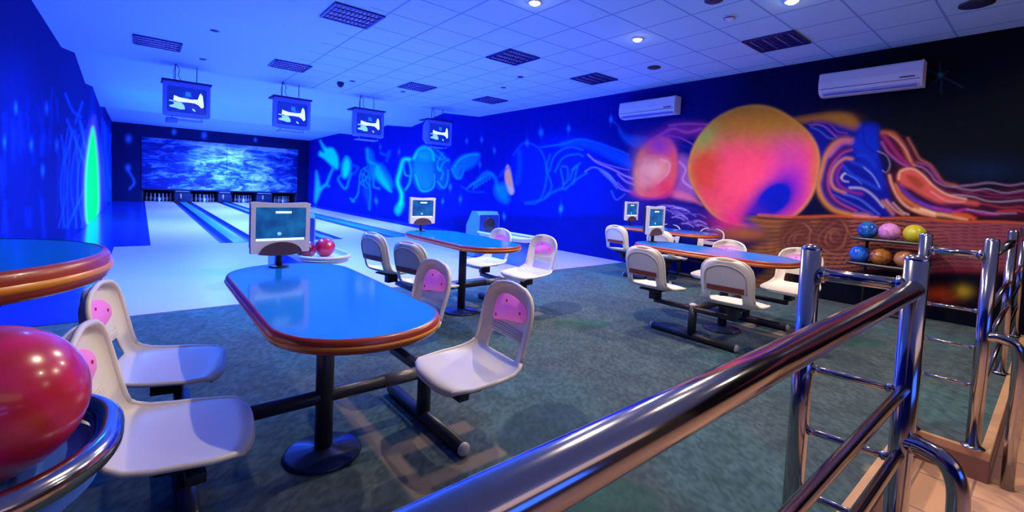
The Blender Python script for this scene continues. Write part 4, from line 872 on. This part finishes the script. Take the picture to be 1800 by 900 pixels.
MB().tube([(-.1, 0, .02), (-.1, 0, zt-.05)], .04, 20).build('pedestal', M['black_metal'], t)
MB().lathe([(.001, .004), (.2, .004), (.2, .014), (.05, .03), (.001, .03)], (-.1, 0, 0), 32).build('base_plate', M['base_disc'], t)
t = empty('ball_stand', (-.35, .96, 0)); tag(t, 'ball stand with curved steel rim holding the big red ball, lower left', 'ball stand')
rim = [(x, y, .90) for x, y in rrect(0, 0, .62, .36, .16, 12)]
MB().tube(rim, .021, 18, closed=True).build('rim', M['chrome'], t)
MB().prism(rrect(0, 0, .60, .34, .15, 12), .85, .875).build('tray', M['hood'], t)
MB().tube([(x, y, .80) for x, y in rrect(0, 0, .5, .26, .12, 10)], .014, 14, closed=True).build('lower_rim', M['chrome'], t)
MB().box(-.2, .2, -.1, .1, .01, .86, .03).build('body', M['gloss_dark'], t)
M['b_big'] = ballmat('ball_big', (.55, .02, .03), (.75, .02, .16), 4, .22)
ball('bowling_ball', (-.165, .935, .985), .108, M['b_big'], 'big red bowling ball in the lower left corner', rot=2, tilt=-.9)

# ================================================================== RAILINGS
R_ = .031
def post(parent, x, y, z0, z1, r=R_):
    p = MB().tube([(x, y, z0), (x, y, z1-.018)], r, 24).sphere((x, y, z1-.018), r, 24, 12, (1, 1, .6)).build('post', M['chrome'], parent)
    MB().lathe([(r, z0), (r+.02, z0), (r+.02, z0+.006), (r, z0+.014)], (x, y, 0), 24).build('flange', M['chrome'], p); return p
def rung(parent, a, b, r):
    o = MB().tube([a, b], r, 14); d = (Vector(b)-Vector(a)).normalized()
    for p, s in ((Vector(a), 1), (Vector(b), -1)):
        q = p+d*s*.035; o.tube([p+d*s*(R_*.8), p+d*s*(R_+.014)], r*1.35, 14)
    return o.build('crossbar', M['chrome'], parent)
PA, PB = (1.80, .545), (1.84, .275); QA, QB = (3.55, .50), (3.56, .235)
t = empty('steel_railing', (PB[0], PB[1], 0)); tag(t, 'polished steel railing running from the foreground to the nearer pair of posts', 'railing', 'polished steel railings')
g = MB  # parts are laid out in room coordinates
def rel(parent):
    for c in parent.children: c.location = -parent.location
post(t, *PA, .012, 1.175); post(t, *PB, .012, 1.175)
rung(t, (PA[0], PA[1], 1.075), (PB[0], PB[1], 1.075), .021)
for z in (.745, .525, .30): rung(t, (PA[0], PA[1], z), (PB[0], PB[1], z), .011)
MB().tube([(PB[0], PB[1], 1.068), (-.9, .275, 1.058)], .0275, 28).build('handrail', M['chrome'], t)
for z in (.76, .555, .33): MB().tube([(PB[0], PB[1], z), (-.9, .272, z+.01)], .0155, 18).build('middle_rail', M['chrome'], t)
c = spl([(PB[0], PB[1], .59), (1.82, .22, .60), (1.80, .165, .585), (1.795, .140, .53), (1.795, .135, .45)], 7)
MB().tube([tuple(q) for q in c]+[(1.795, .135, -.148)], .026, 20).tube([(PB[0], PB[1]-.02, .592), (1.83, .235, .597)], .031, 20).build('bent_handle', M['chrome'], t)
rel(t)
t = empty('steel_railing', (QB[0], QB[1], 0)); tag(t, 'polished steel railing at the farther pair of posts across the step', 'railing', 'polished steel railings')
post(t, *QA, .012, 1.175); post(t, *QB, .012, 1.175)
rung(t, (QA[0], QA[1], 1.075), (QB[0], QB[1], 1.075), .021)
for z in (.765, .56, .35): rung(t, (QA[0], QA[1], z), (QB[0], QB[1], z), .009)
MB().tube([(QB[0], QB[1], 1.075), (7.2, .25, 1.075)], .027, 20).build('handrail', M['chrome'], t)
for z in (.76, .555, .33): MB().tube([(QB[0], QB[1], z), (7.2, .25, z)], .0155, 16).build('middle_rail', M['chrome'], t)
post(t, 5.4, .245, .012, 1.175); post(t, 7.15, .25, .012, 1.175)
c = spl([(QB[0], QB[1], .63), (3.56, .18, .64), (3.56, .12, .62), (3.56, .10, .56), (3.56, .097, .5)], 7)
MB().tube([tuple(q) for q in c]+[(3.56, .097, -.148)], .026, 20).build('bent_handle', M['chrome'], t)
rel(t)
